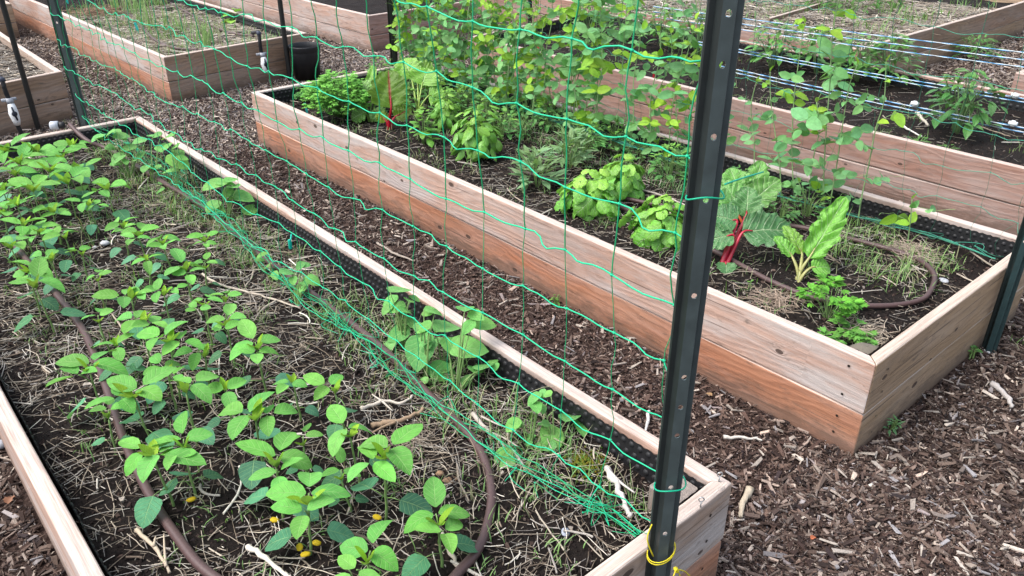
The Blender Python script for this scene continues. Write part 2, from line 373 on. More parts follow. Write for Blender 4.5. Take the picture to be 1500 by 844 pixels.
def bed(label,corners,woods,zt=.33,pitch=.03,rows=3,layers=2,soil=SOIL,posts=(),liner=True,seed=0,tints=None,pl=None):
    """corners near-left, near-right, far-right, far-left. woods: {wall index: (lower, upper)} walls 0 near end,1 right side,2 far end,3 left side"""
    c=np.array(corners,float); cen=c.mean(0)
    t=thing('raised_bed',label,'raised bed',(*c.mean(0),0),'timber raised beds')
    zsplit=.148 if layers==2 else -.03
    for w in range(4):
        a,b_=c[w],c[(w+1)%4]; d=nrm(b_-a); inw=np.array([-d[1],d[0]])
        if inw.dot(cen-a)<0: inw=-inw
        lay=[(-.06,zsplit,0),(zsplit+.003,zt,1)] if layers==2 else [(-.06,zt,1)]
        for (z0,z1,k) in lay:
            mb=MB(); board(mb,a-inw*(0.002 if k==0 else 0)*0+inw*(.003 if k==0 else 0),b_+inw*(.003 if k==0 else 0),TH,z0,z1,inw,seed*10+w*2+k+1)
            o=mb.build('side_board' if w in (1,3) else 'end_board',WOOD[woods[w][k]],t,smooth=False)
            if pl and (w,k) in pl: o['label']=pl[(w,k)]
    ic=inset(c,TH)
    if liner:
        mb=MB()
        for w in range(4):
            a,b_=ic[w],ic[(w+1)%4]; d=nrm(b_-a); inw=np.array([-d[1],d[0]])
            if inw.dot(cen-a)<0: inw=-inw
            liner_wall(mb,a,b_,inw,zt,pitch,rows,seed*4+w)
        mb.build('dimpled_liner',PLAST,t)
    for k in posts:
        p=inset(c,TH+.012+.045)[k]; mb=MB(); e=.042
        for z0,z1 in ((.05,zt-.025),):
            v=[];pts=[(-e,-e+.006),(-e+.006,-e),(e-.006,-e),(e,-e+.006),(e,e-.006),(e-.006,e),(-e+.006,e),(-e,e-.006)]
            for z in (z0,z1): v+=[(p[0]+x,p[1]+y,z) for x,y in pts]
            lc=[(x[2]*1.,(x[0]+x[1])*3,.3) for x in v]
            f=[[x,(x+1)%8,8+(x+1)%8,8+x] for x in range(8)]; bs=mb.add(v,f,(.75,.75,.75),lc)
            cb=mb.add([(p[0],p[1],z1)],np.zeros((0,3)),(.75,.75,.75),[(0,0,0)]); mb.F[3].append(np.array([[cb,bs+8+x,bs+8+(x+1)%8] for x in range(8)])); mb.M[3].append(np.zeros(8,int))
        mb.build('corner_post',WOOD['grey'],t,smooth=False)
    # soil
    si=inset(c,TH+.004); n1=max(8,int(np.linalg.norm(c[1]-c[0])/.04)); n2=int(np.linalg.norm(c[3]-c[0])/.04)
    U,Vv=np.meshgrid(np.linspace(0,1,n1),np.linspace(0,1,n2),indexing='ij')
    Pp=(si[0]*(1-U)[...,None]+si[1]*U[...,None])*(1-Vv)[...,None]+(si[3]*(1-U)[...,None]+si[2]*U[...,None])*Vv[...,None]
    Z=sz(Pp[...,0],Pp[...,1],soil)
    i=np.arange(n1-1)[:,None]*n2+np.arange(n2-1)[None]
    mb=MB(); mb.add(np.dstack([Pp,Z]).reshape(-1,3),np.stack([i,i+n2,i+n2+1,i+1],-1).reshape(-1,4))
    tag(mb.build('soil',soilm),kind='structure')
    return t
def sz(x,y,soil=SOIL): return soil+.012*noise(x,y,6.)+.005*noise(x,y,25.)

A=[(.10,.735),(1.32,.735),(1.335,4.69),(.10,4.69)]
B=[(2.035,.755),(3.29,.755),(3.29,4.775),(2.03,4.775)]
Cb=[(4.12,.7),(5.50,.7),(5.78,5.45),(4.15,5.25)]
D=[(1.98,6.09),(3.22,6.26),(3.24,10.6),(1.93,10.6)]
Eb=[(.10,5.80),(1.31,6.12),(1.34,9.3),(.06,9.3)]
Fb=[(4.04,6.62),(5.3,6.66),(5.3,10.8),(4.04,10.8)]
G=[(6.03,2.92),(9.6,2.98),(9.6,7.6),(6.03,7.6)]
Hb=[(6.12,-1.5),(9.8,-1.5),(9.8,1.87),(6.12,1.87)]
I=[(1.5,9.58),(-1.0,9.2),(-1.0,12),(1.5,12)]
bed('low fir bed full of soybean seedlings in the foreground, left of the dark post',A,{0:('orange','grey'),1:('pink','pink'),2:('tan','grey'),3:('pink','pink')},seed=1,rows=4,pitch=.027,posts=(1,),
    pl={(0,1):'grey weathered upper end board',(0,0):'reddish lower end board'})
bed('large fir bed of chard, basil and peas in the middle of the photo',B,{0:('tan','tan'),1:('brown','pink'),2:('tan','grey'),3:('orange','pink')},seed=2,rows=4,pitch=.027,posts=(),
    pl={(3,0):'orange red lower side board',(3,1):'weathered pinkish grey upper side board with knots',(0,1):'yellowish tan end board'})
bed('reddish brown bed of pepper plants behind the pea trellis, at upper right',Cb,{0:('tan','tan'),1:('red','red'),2:('red','red'),3:('red','red')},seed=3,pitch=.04,rows=2,posts=(3,))
bed('bed of onions and straw at upper left with a valve on its end board',D,{0:('brown','brown'),1:('red','pink'),2:('tan','grey'),3:('orange','pink')},seed=4,pitch=.035,rows=4)
bed('bed at the left edge behind the soybean bed, with a white valve',Eb,{0:('brown','brown'),1:('pink','grey'),2:('tan','grey'),3:('pink','pink')},seed=5,rows=2,liner=False,soil=.27)
bed('pale pinkish bed behind the black pot, beyond the onion bed',Fb,{0:('red','red'),1:('pink','pink'),2:('red','red'),3:('pink','pink')},seed=6,pitch=.05,rows=2)
bed('wide straw covered bed at the top right behind the pepper bed',G,{0:('tan','brown'),1:('tan','tan'),2:('tan','tan'),3:('red','red')},seed=7,rows=1,liner=False,soil=.29,layers=2)
bed('dark brown bed cut by the right edge behind the pepper bed',Hb,{0:('tan','tan'),1:('brown','brown'),2:('brown','brown'),3:('brown','red')},seed=8,liner=False,soil=.27)
bed('yellowish mossy bed board at the far upper left corner',[(-1.0,9.62),(1.75,9.55),(1.75,11.5),(-1,11.5)],{0:('tan','tan'),1:('tan','tan'),2:('tan','tan'),3:('tan','tan')},seed=9,liner=False,soil=.28)
beds=[A,B,Cb,D,Eb,Fb,G,Hb,[(-1.0,9.62),(1.75,9.55),(1.75,11.5),(-1,11.5)]]
# divider plank lying across the straw covered bed
t=thing('divider_plank','thin plank crossing the straw bed at top right','plank',(*P(1128,28,.33)[:2],.29)); mb=MB()
q0,q1=P(1128,28,.33),P(1215,2,.33); board(mb,q0,q1,.03,.25,.335,(0,1),77); mb.build('plank',WOOD['tan'],t,smooth=False)

def inside(x,y,quad,marg=0.):
    q=np.array(quad,float)
    if marg: q=inset(q,-marg)
    s=None; res=np.ones_like(x,bool)
    area=sum(q[k][0]*q[(k+1)%4][1]-q[(k+1)%4][0]*q[k][1] for k in range(4))
    for k in range(4):
        a,b_=q[k],q[(k+1)%4]; cr=(b_[0]-a[0])*(y-a[1])-(b_[1]-a[1])*(x-a[0]); res&=(cr*np.sign(area)>0)
    return res

# ---------------------------------------------------------------- mulch chips on the paths
PAL=np.array([(.018,.012,.011),(.04,.026,.022),(.068,.045,.037),(.10,.07,.057),(.145,.108,.088),(.19,.155,.135),(.31,.27,.235),(.48,.42,.36),(.03,.022,.023),(.27,.255,.26)])
def chips(mb,x,y,z,L,W_,T,colw,tilt=.35,hue=(1,1,1)):
    N=len(x); col=PAL[rng.choice(len(PAL),N,p=colw)]*rng.uniform(.75,1.3,(N,1))*np.array(hue)
    yaw=rng.uniform(0,2*pi,N); pt=rng.normal(0,tilt,N); rl=rng.normal(0,tilt,N)
    base=np.array([(-1,-1,-1),(1,-1,-1),(1,1,-1),(-1,1,-1),(-1,-1,1),(1,-1,1),(1,1,1),(-1,1,1)],float)*.5
    v=np.repeat(base[None],N,0); 
    tp=rng.uniform(.35,1.1,(N,2)); v[:,[0,3,4,7],1]*=tp[:,0:1]; v[:,[1,2,5,6],1]*=tp[:,1:2]
    v[:,:,0]+=rng.normal(0,.09,(N,8))*1.; v[:,:,1]+=rng.normal(0,.06,(N,8))
    v[:,:,0]*=L[:,None]; v[:,:,1]*=W_[:,None]; v[:,:,2]*=T[:,None]
    v[:,:,2]+= (v[:,:,0]**2/L[:,None])*rng.normal(0,.25,(N,1))
    cy,sy=np.cos(yaw),np.sin(yaw);cp,sp=np.cos(pt),np.sin(pt);cr,sr=np.cos(rl),np.sin(rl)
    X,Y,Z=v[...,0],v[...,1],v[...,2]
    Y,Z=Y*cr[:,None]-Z*sr[:,None],Y*sr[:,None]+Z*cr[:,None]
    X,Z=X*cp[:,None]-Z*sp[:,None],X*sp[:,None]+Z*cp[:,None]
    X,Y=X*cy[:,None]-Y*sy[:,None],X*sy[:,None]+Y*cy[:,None]
    V=np.stack([X+x[:,None],Y+y[:,None],Z+z[:,None]],-1)
    f=np.array([(0,3,2,1),(4,5,6,7),(0,1,5,4),(1,2,6,5),(2,3,7,6),(3,0,4,7)])
    F=(f[None]+(np.arange(N)*8)[:,None,None]).reshape(-1,4)
    mb.add(V.reshape(-1,3),F,np.repeat(col,8,axis=0))
def scatter_path(x0,x1,y0,y1,dens):
    N=int((x1-x0)*(y1-y0)*dens); x=rng.uniform(x0,x1,N); y=rng.uniform(y0,y1,N); k=np.ones(N,bool)
    for q in beds: k&=~inside(x,y,q,.006)
    return x[k],y[k]
mb=MB()
pn=np.array([.08,.13,.19,.18,.15,.11,.07,.035,.03,.05]); pn/=pn.sum()
pf=np.array([.05,.05,.07,.09,.12,.17,.20,.17,.02,.14]); pf/=pf.sum()
for (x0,x1,y0,y1,dn,sc,pp) in ((1.2,2.15,.2,2.7,11000,.7,pn),(1.2,3.9,-.4,.85,10000,.85,pn),(3.2,4.2,.3,2.5,6000,.9,pn),(-.5,.15,.9,4.9,8000,1.,pn),
                            (1.3,2.1,2.7,4.8,6500,.9,pn),(-.3,4.2,4.65,6.7,4200,1.1,pf),(1.3,2.0,6.1,10,2600,1.2,pf),(3.2,4.15,2.5,10,2600,1.2,pf),(4.0,6.1,5.2,7,2400,1.2,pf),(5.3,6.2,.5,5.5,2400,1.2,pf),(6,9.8,1.85,3,2400,1.2,pf),(5.2,6.1,6.6,10,1200,1.4,pf)):
    x,y=scatter_path(x0,x1,y0,y1,dn); N=len(x)
    L=np.clip(rng.lognormal(math.log(.019),.55,N),.005,.065)*sc; Wd=L*rng.uniform(.13,.45,N); Wd=np.clip(Wd,.002,.013)
    hu=(1.0,.88,.84) if (x0,y0)==(1.2,.2) else (1,.95,.92)
    chips(mb,x,y,gz(x,y)+rng.uniform(-.003,.009,N),L,Wd,np.clip(Wd*.35,.001,.004),pp,hue=hu)
    q=rng.choice(N,int(N*.9)); x2=x[q]+rng.normal(0,.01,len(q)); y2=y[q]+rng.normal(0,.01,len(q)); k=np.ones(len(q),bool)
    for bq in beds: k&=~inside(x2,y2,bq,.003)
    x2,y2=x2[k],y2[k]; L2=rng.uniform(.004,.011,len(x2))*sc; W2=L2*rng.uniform(.2,.6,len(x2)); chips(mb,x2,y2,gz(x2,y2)+rng.uniform(.0,.011,len(x2)),L2,W2,W2*.5,pp,.6,hue=hu)
    # coarse pale pieces
    M=N//48; s=rng.choice(N,M,replace=False); Lb=rng.uniform(.018,.048,M)
    pb=np.array([0,.03,.06,.1,.14,.18,.2,.16,0,.12]); chips(mb,x[s],y[s],gz(x[s],y[s])+.010,Lb,np.clip(Lb*rng.uniform(.1,.36,M),.003,.015),rng.uniform(.002,.005,M),pb/pb.sum(),.2)
tag(mb.build('mulch_chips',CHIP,smooth=False),'brown wood chip mulch covering the paths','mulch',kind='stuff')

# ---------------------------------------------------------------- straw, crumbs, grass in the beds
SP=np.array([(.52,.45,.36),(.38,.32,.25),(.24,.19,.14),(.66,.61,.53),(.13,.10,.075),(.34,.31,.28)])
def rand_in(quad,N,marg=.055):
    c=inset(np.array(quad,float),marg); u=rng.uniform(0,1,N)[:,None]; v=rng.uniform(0,1,N)[:,None]
    p=(c[0]*(1-u)+c[1]*u)*(1-v)+(c[3]*(1-u)+c[2]*u)*v; return p[:,0],p[:,1]
def straw(mb,x,y,zb,L,R,K=5,bend=.35,lift=.01,dark=1.):
    N=len(x); yaw=rng.uniform(0,2*pi,N); s=np.linspace(-.5,.5,K)
    bd=rng.normal(0,bend,N); ang=yaw[:,None]+bd[:,None]*s[None]*2+rng.normal(0,.07,(N,K))
    st=L[:,None]/(K-1); dx=np.cos(ang)*st; dy=np.sin(ang)*st
    X=np.cumsum(dx,1); Y=np.cumsum(dy,1); X+=x[:,None]-X.mean(1,keepdims=True); Y+=y[:,None]-Y.mean(1,keepdims=True)
    Z=zb+rng.uniform(.001,.5,N)[:,None]*lift*1.0+rng.normal(0,.15,N)[:,None]*s[None]*L[:,None]*.6+rng.uniform(0,lift,(N,1))
    Z=np.maximum(Z,zb+.001)
    R_=R[:,None]*np.ones((1,K))*rng.uniform(.8,1.15,(N,K))
    batch_tubes(mb,np.stack([X,Y,Z],-1),R_,4,SP[rng.integers(0,len(SP),N)]*rng.uniform(.6,1.25,(N,1))*dark)
def bed_straw(quad,N,soil,name,label,thr=-.2,dark=1.,lscale=1.,nbig=40):
    mb=MB(); x,y=rand_in(quad,N); k=noise(x,y,5.)+rng.normal(0,.5,N)>thr; x,y=x[k],y[k]; n=len(x)
    L=np.clip(rng.lognormal(math.log(.05),.6,n),.015,.2)*lscale; R=np.clip(rng.lognormal(math.log(.00085),.45,n),.0004,.003)
    z=sz(x,y,soil)[:,None]; straw(mb,x,y,z,L,R,lift=.014,dark=dark,bend=.2)
    x,y=rand_in(quad,N); k=noise(x,y,5.)+rng.normal(0,.6,N)>thr; x,y=x[k],y[k]; n=len(x); straw(mb,x,y,sz(x,y,soil)[:,None]+.001,rng.uniform(.006,.022,n),rng.uniform(.0005,.0013,n),K=3,lift=.006,bend=.1,dark=dark*.8)
    if nbig:
        x,y=rand_in(quad,nbig,.09); n=nbig; straw(mb,x,y,sz(x,y,soil)[:,None]+.004,rng.uniform(.06,.16,n),rng.uniform(.0022,.0042,n),K=6,lift=.012,dark=dark*1.15)
    tag(mb.build(name,STRAW),label,'straw',kind='stuff')
bed_straw(A,13000,SOIL,'straw_mulch','dry straw and stalks strewn over the soil among the soybeans',-.15,1.,1.,55)
bed_straw(B,7000,SOIL,'straw_mulch','fine dry stalks strewn on the dark soil of the middle bed',-.1,.8,.8,30)
bed_straw([Cb[0],Cb[1],Cb[2],Cb[3]],2200,SOIL,'straw_mulch','sparse dry stalks on the soil under the peppers',.2,.7,1.,20)
bed_straw([D[0],D[1],(3.24,9),(1.95,9)],8000,SOIL,'straw_mulch','straw scattered round the onions',-.6,1.4,1.5,90)
bed_straw([Eb[0],Eb[1],(1.33,8),(.3,8)],2600,.27,'straw_mulch','pale dry stalks in the bed at the left edge',-.8,1.2,1.7,60)
bed_straw([(6.03,2.92),(9,2.97),(9,6.5),(6.03,6.5)],13000,.29,'straw_mulch','thick pale straw on the wide bed at top right',-3,1.35,1.6,150)
mb=MB()
for q,N,so in ((A,16000,SOIL),(B,13000,SOIL),(Cb,6000,SOIL),(D,3000,SOIL)):
    x,y=rand_in(q,N); L=np.clip(rng.lognormal(math.log(.006),.45,N),.002,.022); 
    pp=np.array([.55,.25,.09,.03,.02,.015,.01,.01,.03,0]); chips(mb,x,y,sz(x,y,so)+.001,L,L*rng.uniform(.5,.95,N),L*rng.uniform(.3,.7,N),pp/pp.sum(),.6)
tag(mb.build('soil_crumbs',CRUMB,smooth=False),'dark crumbs of soil on the beds','soil',kind='stuff')
def grass(mb,x,y,z,h,w,cols,lean=.7):
    N=len(x);K=5; yaw=rng.uniform(0,2*pi,N); ln=np.abs(rng.normal(lean,.3,N)); s=np.linspace(0,1,K)
    out=h[:,None]*ln[:,None]*s[None]**1.6*.9; zz=h[:,None]*(s[None]-.45*ln[:,None]*s[None]**2.4)
    dx,dy=np.cos(yaw),np.sin(yaw)
    PT=np.stack([x[:,None]+dx[:,None]*out,y[:,None]+dy[:,None]*out,z[:,None]+zz],-1)
    wd=w[:,None]*np.array([.7,1,.9,.6,.08])[None]; side=np.stack([-dy,dx,np.zeros(N)],-1)
    batch_strips(mb,PT,wd,cols,side)
def gcol(N,a=(.10,.24,.05),b_=(.20,.36,.09),dead=.2):
    t=rng.uniform(0,1,(N,1)); c=np.array(a)*(1-t)+np.array(b_)*t; k=rng.uniform(0,1,N)<dead; c[k]=np.array((.36,.32,.2)); return c
mb=MB()
def clumps(quad,n,per,spread,hmean,so,w=.0012,**kw):
    cx,cy=rand_in(quad,n,.08); x=np.repeat(cx,per)+rng.normal(0,spread,n*per); y=np.repeat(cy,per)+rng.normal(0,spread,n*per)
    k=inside(x,y,quad,-.045); x,y=x[k],y[k]; N=len(x)
    grass(mb,x,y,sz(x,y,so),np.clip(rng.lognormal(math.log(hmean),.4,N),.01,.16),rng.uniform(.6,1.5,N)*w,gcol(N,**kw))
clumps([(.15,.8),(1.3,.8),(1.3,4.6),(.15,4.6)],230,12,.022,.03,SOIL)
clumps([(.92,.8),(1.3,.8),(1.3,4.6),(.92,4.6)],210,14,.03,.045,SOIL,dead=.35)
clumps([(.2,3.2),(1.3,3.2),(1.3,4.4),(.2,4.4)],60,12,.03,.05,SOIL)
clumps([(2.55,.9),(3.24,.84),(3.24,1.55),(2.75,1.4)],60,11,.03,.05,SOIL,w=.0013,a=(.14,.30,.06),b_=(.26,.42,.12),dead=.2)
clumps([(2.1,.84),(3.2,.84),(3.2,4.6),(2.1,4.6)],150,9,.025,.04,SOIL,dead=.4)
clumps([(2.75,1.5),(3.24,1.5),(3.24,4.6),(2.75,4.6)],200,10,.03,.045,SOIL,dead=.15,a=(.07,.2,.06),b_=(.15,.3,.09))
clumps([(2.0,6.2),(3.2,6.3),(3.2,9.5),(2.0,9.5)],120,14,.06,.07,SOIL,w=.002,dead=.3)
clumps([(4.2,.8),(5.5,.8),(5.6,5.2),(4.25,5.1)],60,9,.03,.05,SOIL)
clumps([(6.3,3.),(9.4,3.),(9.4,6.5),(6.3,6.5)],50,24,.09,.09,.29,w=.003,dead=.1)
tag(mb.build('grass_weeds',GRASS),'thin green grass weeds sprouting through the straw in the beds','grass',kind='stuff')
mb=MB()
cx=rng.uniform(-.2,2.0,170); cy=rng.uniform(4.75,8,170); x=np.repeat(cx,10)+rng.normal(0,.04,1700); y=np.repeat(cy,10)+rng.normal(0,.04,1700)
k=np.ones(1700,bool)
for q in beds: k&=~inside(x,y,q,.01)
x,y=x[k],y[k]; N=len(x); grass(mb,x,y,gz(x,y),rng.uniform(.015,.05,N),np.full(N,.0016),gcol(N,(.12,.22,.07),(.2,.3,.1),.4))
cx=rng.uniform(3.0,3.9,25); cy=rng.uniform(.0,.7,25); x=np.repeat(cx,6)+rng.normal(0,.02,150); y=np.repeat(cy,6)+rng.normal(0,.02,150)
grass(mb,x,y,gz(x,y),rng.uniform(.015,.05,150),np.full(150,.0014),gcol(150,dead=.1))
tag(mb.build('path_weeds',GRASS),'low weeds in the wood chip paths','weeds',kind='stuff')
# ---------------------------------------------------------------- leaves and plants
def leaf(mb,pos,dr,up,L,Wd,a=.8,bw=.75,droop=.5,fold=.25,crink=0.,col=(.1,.3,.05),nu=7,nv=4,rnd=0.,curlv=0.):
    pos=np.asarray(pos,float); f=nrm(dr); s=np.cross(up,f); s=nrm(s) if np.linalg.norm(s)>1e-3 else nrm(np.cross([1,0,.1],f)); n=np.cross(f,s)
    u=np.linspace(0,1,nu+1); th=-droop*u; dx=np.cos(th)*L/nu; dz=np.sin(th)*L/nu
    cx=np.concatenate([[0],np.cumsum(dx[1:])]); cz=np.concatenate([[0],np.cumsum(dz[1:])])
    w=Wd/2*(np.clip(np.sin(pi*np.clip(u,0.0,1)**a),0,1)**bw if a>0 else (u**(-a)*(1-u)**bw)/((-a/(bw-a))**(-a)*(bw/(bw-a))**bw)); w=np.maximum(w,Wd*.012); w[0]=Wd*.05
    v=np.linspace(-1,1,nv+1)
    Xl=cx[:,None]+0*v[None]; Yl=w[:,None]*v[None]*(1-.12*abs(fold)); Zl=cz[:,None]+np.abs(v)[None]**1.3*w[:,None]*fold-curlv*(v[None]**2)*w[:,None]
    if crink:
        ph=random.uniform(0,6); Zl=Zl+crink*L*(np.sin(u[:,None]*(19 if nu<20 else 44)+ph-np.abs(v)[None]*(3 if nu<20 else 9))*(.25+np.abs(v)[None])*np.minimum(1,u*4)[:,None]+.6*np.sin(v[None]*7+u[:,None]*9+ph))*(w/w.max())[:,None]
        Yl=Yl*(1+min(.1,crink*3)*np.sin(u[:,None]*23+ph))
    V=pos+Xl.reshape(-1,1)*f+Yl.reshape(-1,1)*s+Zl.reshape(-1,1)*n
    k=nv+1; i=np.arange(nu)[:,None]*k+np.arange(nv)[None]
    lc=np.stack([(u[:,None]+0*v[None]).ravel(),(0*u[:,None]+v[None]).ravel(),np.full(len(V),rnd)],1)
    c=np.array(col)*random.uniform(.82,1.18)*np.array([random.uniform(.88,1.14),1,random.uniform(.85,1.15)])
    mb.add(V,np.stack([i,i+k,i+k+1,i+1],-1).reshape(-1,4),c,lc)
    return V[-1]
def hd(yaw,el=0.): return np.array([cos(yaw)*cos(el),sin(yaw)*cos(el),sin(el)])
TOP=(.14,.40,.075); YNG=(.26,.48,.035); LOW=(.075,.23,.12); STM=(.16,.28,.06)
UPV=np.array([0,0,1.])
CAMV=-_F  # direction towards the viewer, only used to tilt some leaves to the light side
def trifol(mb,st,base,tip,L,yaw,col,spread=1.75,droop=.45,a=-.62,bw=.78,wf=.60,tilt=.15):
    tube(st,smooth_path([base,(np.array(base)+tip)/2+np.array([0,0,.006]),tip],3),.0016,5,STM,m=0)
    for dy,l in ((0,1.),(spread,.95),(-spread,.95)):
        el=random.uniform(-.1,.18)+tilt
        d=hd(yaw+dy+random.uniform(-.25,.25),el+random.uniform(-.25,.3)); p=np.array(tip)+d*(.006 if dy else .016)
        leaf(mb,p,d,UPV+.4*np.array([random.uniform(-1.2,.8),random.uniform(-1.2,.8),0]),L*l*random.uniform(.85,1.2),L*l*wf*1.05,a,bw,droop+random.uniform(-.3,.6),random.uniform(.05,.45),.008,col,10,4)
def soy(px,py,Lpx,h,where,yaw=None,yellow=0,cut=True):
    h=h*1.3; c=P(px,py,SOIL+h); L=Lpx*depth(c)/FPX; L=min(max(L,.03),.115)
    bx,by=c[0]+random.uniform(-.015,.015),c[1]+random.uniform(-.015,.015); bx=min(max(bx,.17),1.25); by=max(by,.82)
    z0=float(sz(bx,by)); base=np.array([bx,by,z0-.01])
    t=thing('soybean_seedling','bright green soybean seedling '+where,'seedling',(bx,by,z0),'young soybean plants in the front bed')
    st=MB(); fo=MB(); lo=MB(); yg=MB()
    top=np.array([c[0],c[1],c[2]-.012]); mid=base+(top-base)*.5
    tube(st,smooth_path([base,base+(mid-base)*.5+np.array([.003,0,0]),mid,top],3),[.0034]*4+[.003]*3+[.0024]*3,6,STM)
    y=random.uniform(0,6.28) if yaw is None else yaw
    tip=top+hd(y,.5)*.02+np.array([0,0,.012]); trifol(fo,st,top,tip,L,y,TOP)
    if L>.05 and random.random()<.75:
        y2=y+pi+random.uniform(-.7,.7); tp2=top+hd(y2,.6)*.035+np.array([0,0,-.005]); trifol(fo,st,mid+(top-mid)*.6,tp2,L*.72,y2,tuple(np.array(TOP)*1.1))
    for k in range(3):
        leaf(yg,top+np.array([0,0,.004]),hd(y+2+k*1.3,random.uniform(.6,1.1)),hd(y+2+k*1.3+pi,.3),L*random.uniform(.5,.75),L*.3,-.6,.8,-.2,.5,.0,YNG,5,2)
    y3=y+pi/2+random.uniform(-.3,.3)
    for s in (0,pi):
        d=hd(y3+s,.25); b1=base+(top-base)*.42; e=b1+d*L*.45; tube(st,[b1,(b1+e)/2+np.array([0,0,.004]),e],.0013,4,STM)
        leaf(lo,e,hd(y3+s+random.uniform(-.4,.4),random.uniform(-.35,.0)),UPV,L*.85,L*.72,.62,.55,random.uniform(.3,.9),random.uniform(.0,.15),.008,tuple(np.array(LOW)*random.uniform(.8,1.5)),9,4)
    st.build('stem',STEM,t); fo.build('trifoliate_leaves',LEAF,t); yg.build('young_shoot',LEAF,t); lo.build('lower_leaves',LEAF,t)
    if yellow:
        cm=MB()
        for k in range(yellow):
            p=base+np.array([0,0,.03])+hd(y3+1.2+k*2.4)*.02; blob(cm,p+np.array([0,0,.002]),(.012,.008,.0045),(.66,.47,.02),hd(y3+k*2.4),8,6,.1)
        cm.build('cotyledon',LEAF,t)['label']='plump yellow seed leaf near the soil'
    return t
def blob(mb,p,r,col,f=(1,0,0),n=8,m=6,rough=0.):
    f=nrm(f); s=nrm(np.cross([0,0,1],f)); u=np.cross(f,s); V=[]
    for i in range(m+1):
        a=-pi/2+pi*i/m
        for j in range(n):
            b=j*2*pi/n; k=1+rough*random.uniform(-1,1)
            V.append(np.array(p)+k*(f*r[0]*cos(a)*cos(b)+s*r[1]*cos(a)*sin(b)+u*r[2]*sin(a)))
    i=np.arange(m)[:,None]*n; j=np.arange(n)[None]; F=np.stack([i+j,i+(j+1)%n,i+n+(j+1)%n,i+n+j],-1).reshape(-1,4)
    mb.add(V,F,col,[(0,.5,0)]*len(V))
SOY=[(642,766,56,.10,'inside the bend of the brown hose, closest to the net post',1.2,0),
(538,822,58,.13,'cut by the bottom edge, right of two yellow seed leaves',.6,0),
(451,736,60,.12,'with yellow seed leaves, centre front',.9,3),
(404,681,54,.12,'behind the front one with yellow seed leaves',.8,1),
(564,669,62,.15,'with one yellow seed leaf, left of the bare soil patch',.4,1),
(513,637,48,.13,'just behind the one left of the bare soil patch',1.6,0),
(374,613,56,.14,'with round leaflets in the middle of the bed front',2.2,0),
(224,668,56,.12,'leaning over the brown hose at lower left',-1.0,0),
(269,655,42,.12,'with folded bright leaves right of the hose at lower left',1.1,1),
(491,573,34,.11,'small, left of the dead root clump',1.9,0),
(377,510,42,.14,'tall, near the centre of the bed, upright leaflets',1.4,1),
(196,580,52,.13,'with a broad pair of leaflets above the hose, left side',.4,0),
(272,572,42,.14,'with drooping yellowish leaves right of the hose',.2,0),
(131,543,50,.14,'large bushy, left of the hose, near the left board',.9,0),
(248,500,46,.15,'with crossed stems in the middle of the left half',2.0,0),
(209,472,38,.12,'with pointed leaflets above the crossed stem one',2.4,0),
(192,436,32,.10,'low, second from the hose in its row',2.8,0),
(333,476,32,.12,'small, left of the long dry forked twig',1.1,0),
(299,446,26,.12,'thin, behind the long dry forked twig',.9,0),
(272,396,34,.11,'with one upright round leaflet beside the forked twig',1.6,0),
(144,470,22,.10,'tiny, two-leaved, left of the hose',1.2,0),
(143,410,20,.08,'tiny, behind the hose in bare soil',1.3,0),
(52,420,42,.13,'bushy, left of the hose near the left edge',1.0,0),
(42,398,34,.12,'behind the bushy one near the left edge',.6,0),
(16,362,34,.12,'touching the left edge at mid height',.5,0),
(96,348,26,.10,'low, in front of the two white stones',1.9,0),
(181,332,24,.10,'above the two white stones, left of a pair',1.7,0),
(203,345,28,.11,'right of the two white stones',1.1,0),
(238,356,26,.10,'rightmost of the row at the two white stones',1.5,0),
(157,277,32,.11,'alone between the left mass and the pole beans',.5,0),
(99,268,36,.12,'with broad yellowish leaflets in the upper left',.3,0),
(48,279,34,.12,'in the upper left, leaflets overlapping its neighbour',.9,0),
(77,312,28,.10,'low, under the upper left mass',2.1,0),
(5,314,26,.10,'half cut by the left edge',.2,0),
(72,250,34,.13,'behind, in the second row from the far board',.8,0),
(53,224,38,.13,'with long leaflets, close to the far board',.3,0),
(10,222,36,.13,'pale, close to the far board at the left edge',.5,0),
(22,256,28,.12,'between the far row and the left edge',1.2,0),
(90,232,28,.11,'rightmost near the far board',.7,0),
(5,280,30,.12,'dark green, hugging the left edge',1.8,0),
(120,372,20,.08,'very small, above the hose bend',2.,0),
(300,392,20,.08,'very small, between two larger ones and the net hem',1.,0),
(330,440,22,.09,'small, nearest the gathered net hem',1.,0),
(444,650,24,.09,'small, half hidden between larger front seedlings',1.,0),
(500,700,26,.08,'low with dark leaves only, between the front seedlings',1.,0),
(158,610,26,.09,'low, beside the hose under the broad pair of leaflets',1.,0),
(300,352,22,.10,'small, next to the net hem at the far end',1.,0)]
for (a,b_,c,d,e,f,g) in SOY: soy(a,b_,c,d,e,f,g)

for (a,b_,c,d,e) in ((30,240,30,.12,'crowded second from the left edge in the far row'),(115,250,26,.11,'just behind the broad yellowish one'),(62,268,28,.11,'squeezed in the middle of the upper left mass'),(25,300,30,.12,'above the one touching the left edge'),(60,340,26,.10,'between the left edge and the two white stones'),(130,300,22,.10,'low, in the gap right of the upper left mass'),(35,330,28,.11,'leaning on its neighbour at the left edge'),(75,380,26,.10,'right of the hose near the left edge'),(215,380,22,.09,'behind the pair near the forked twig'),(240,430,26,.10,'dark, left of the forked twig'),(170,505,28,.10,'under the bushy one, right of the hose'),(300,520,30,.10,'filling the gap behind the drooping yellowish one'),(430,560,28,.10,'left of the small one by the root clump'),(330,570,34,.11,'between the drooping one and the round leaved one'),(245,545,30,.10,'under the crossed stems'),(105,215,26,.11,'far row, beside the hose connector')): soy(a,b_,c,d,e)

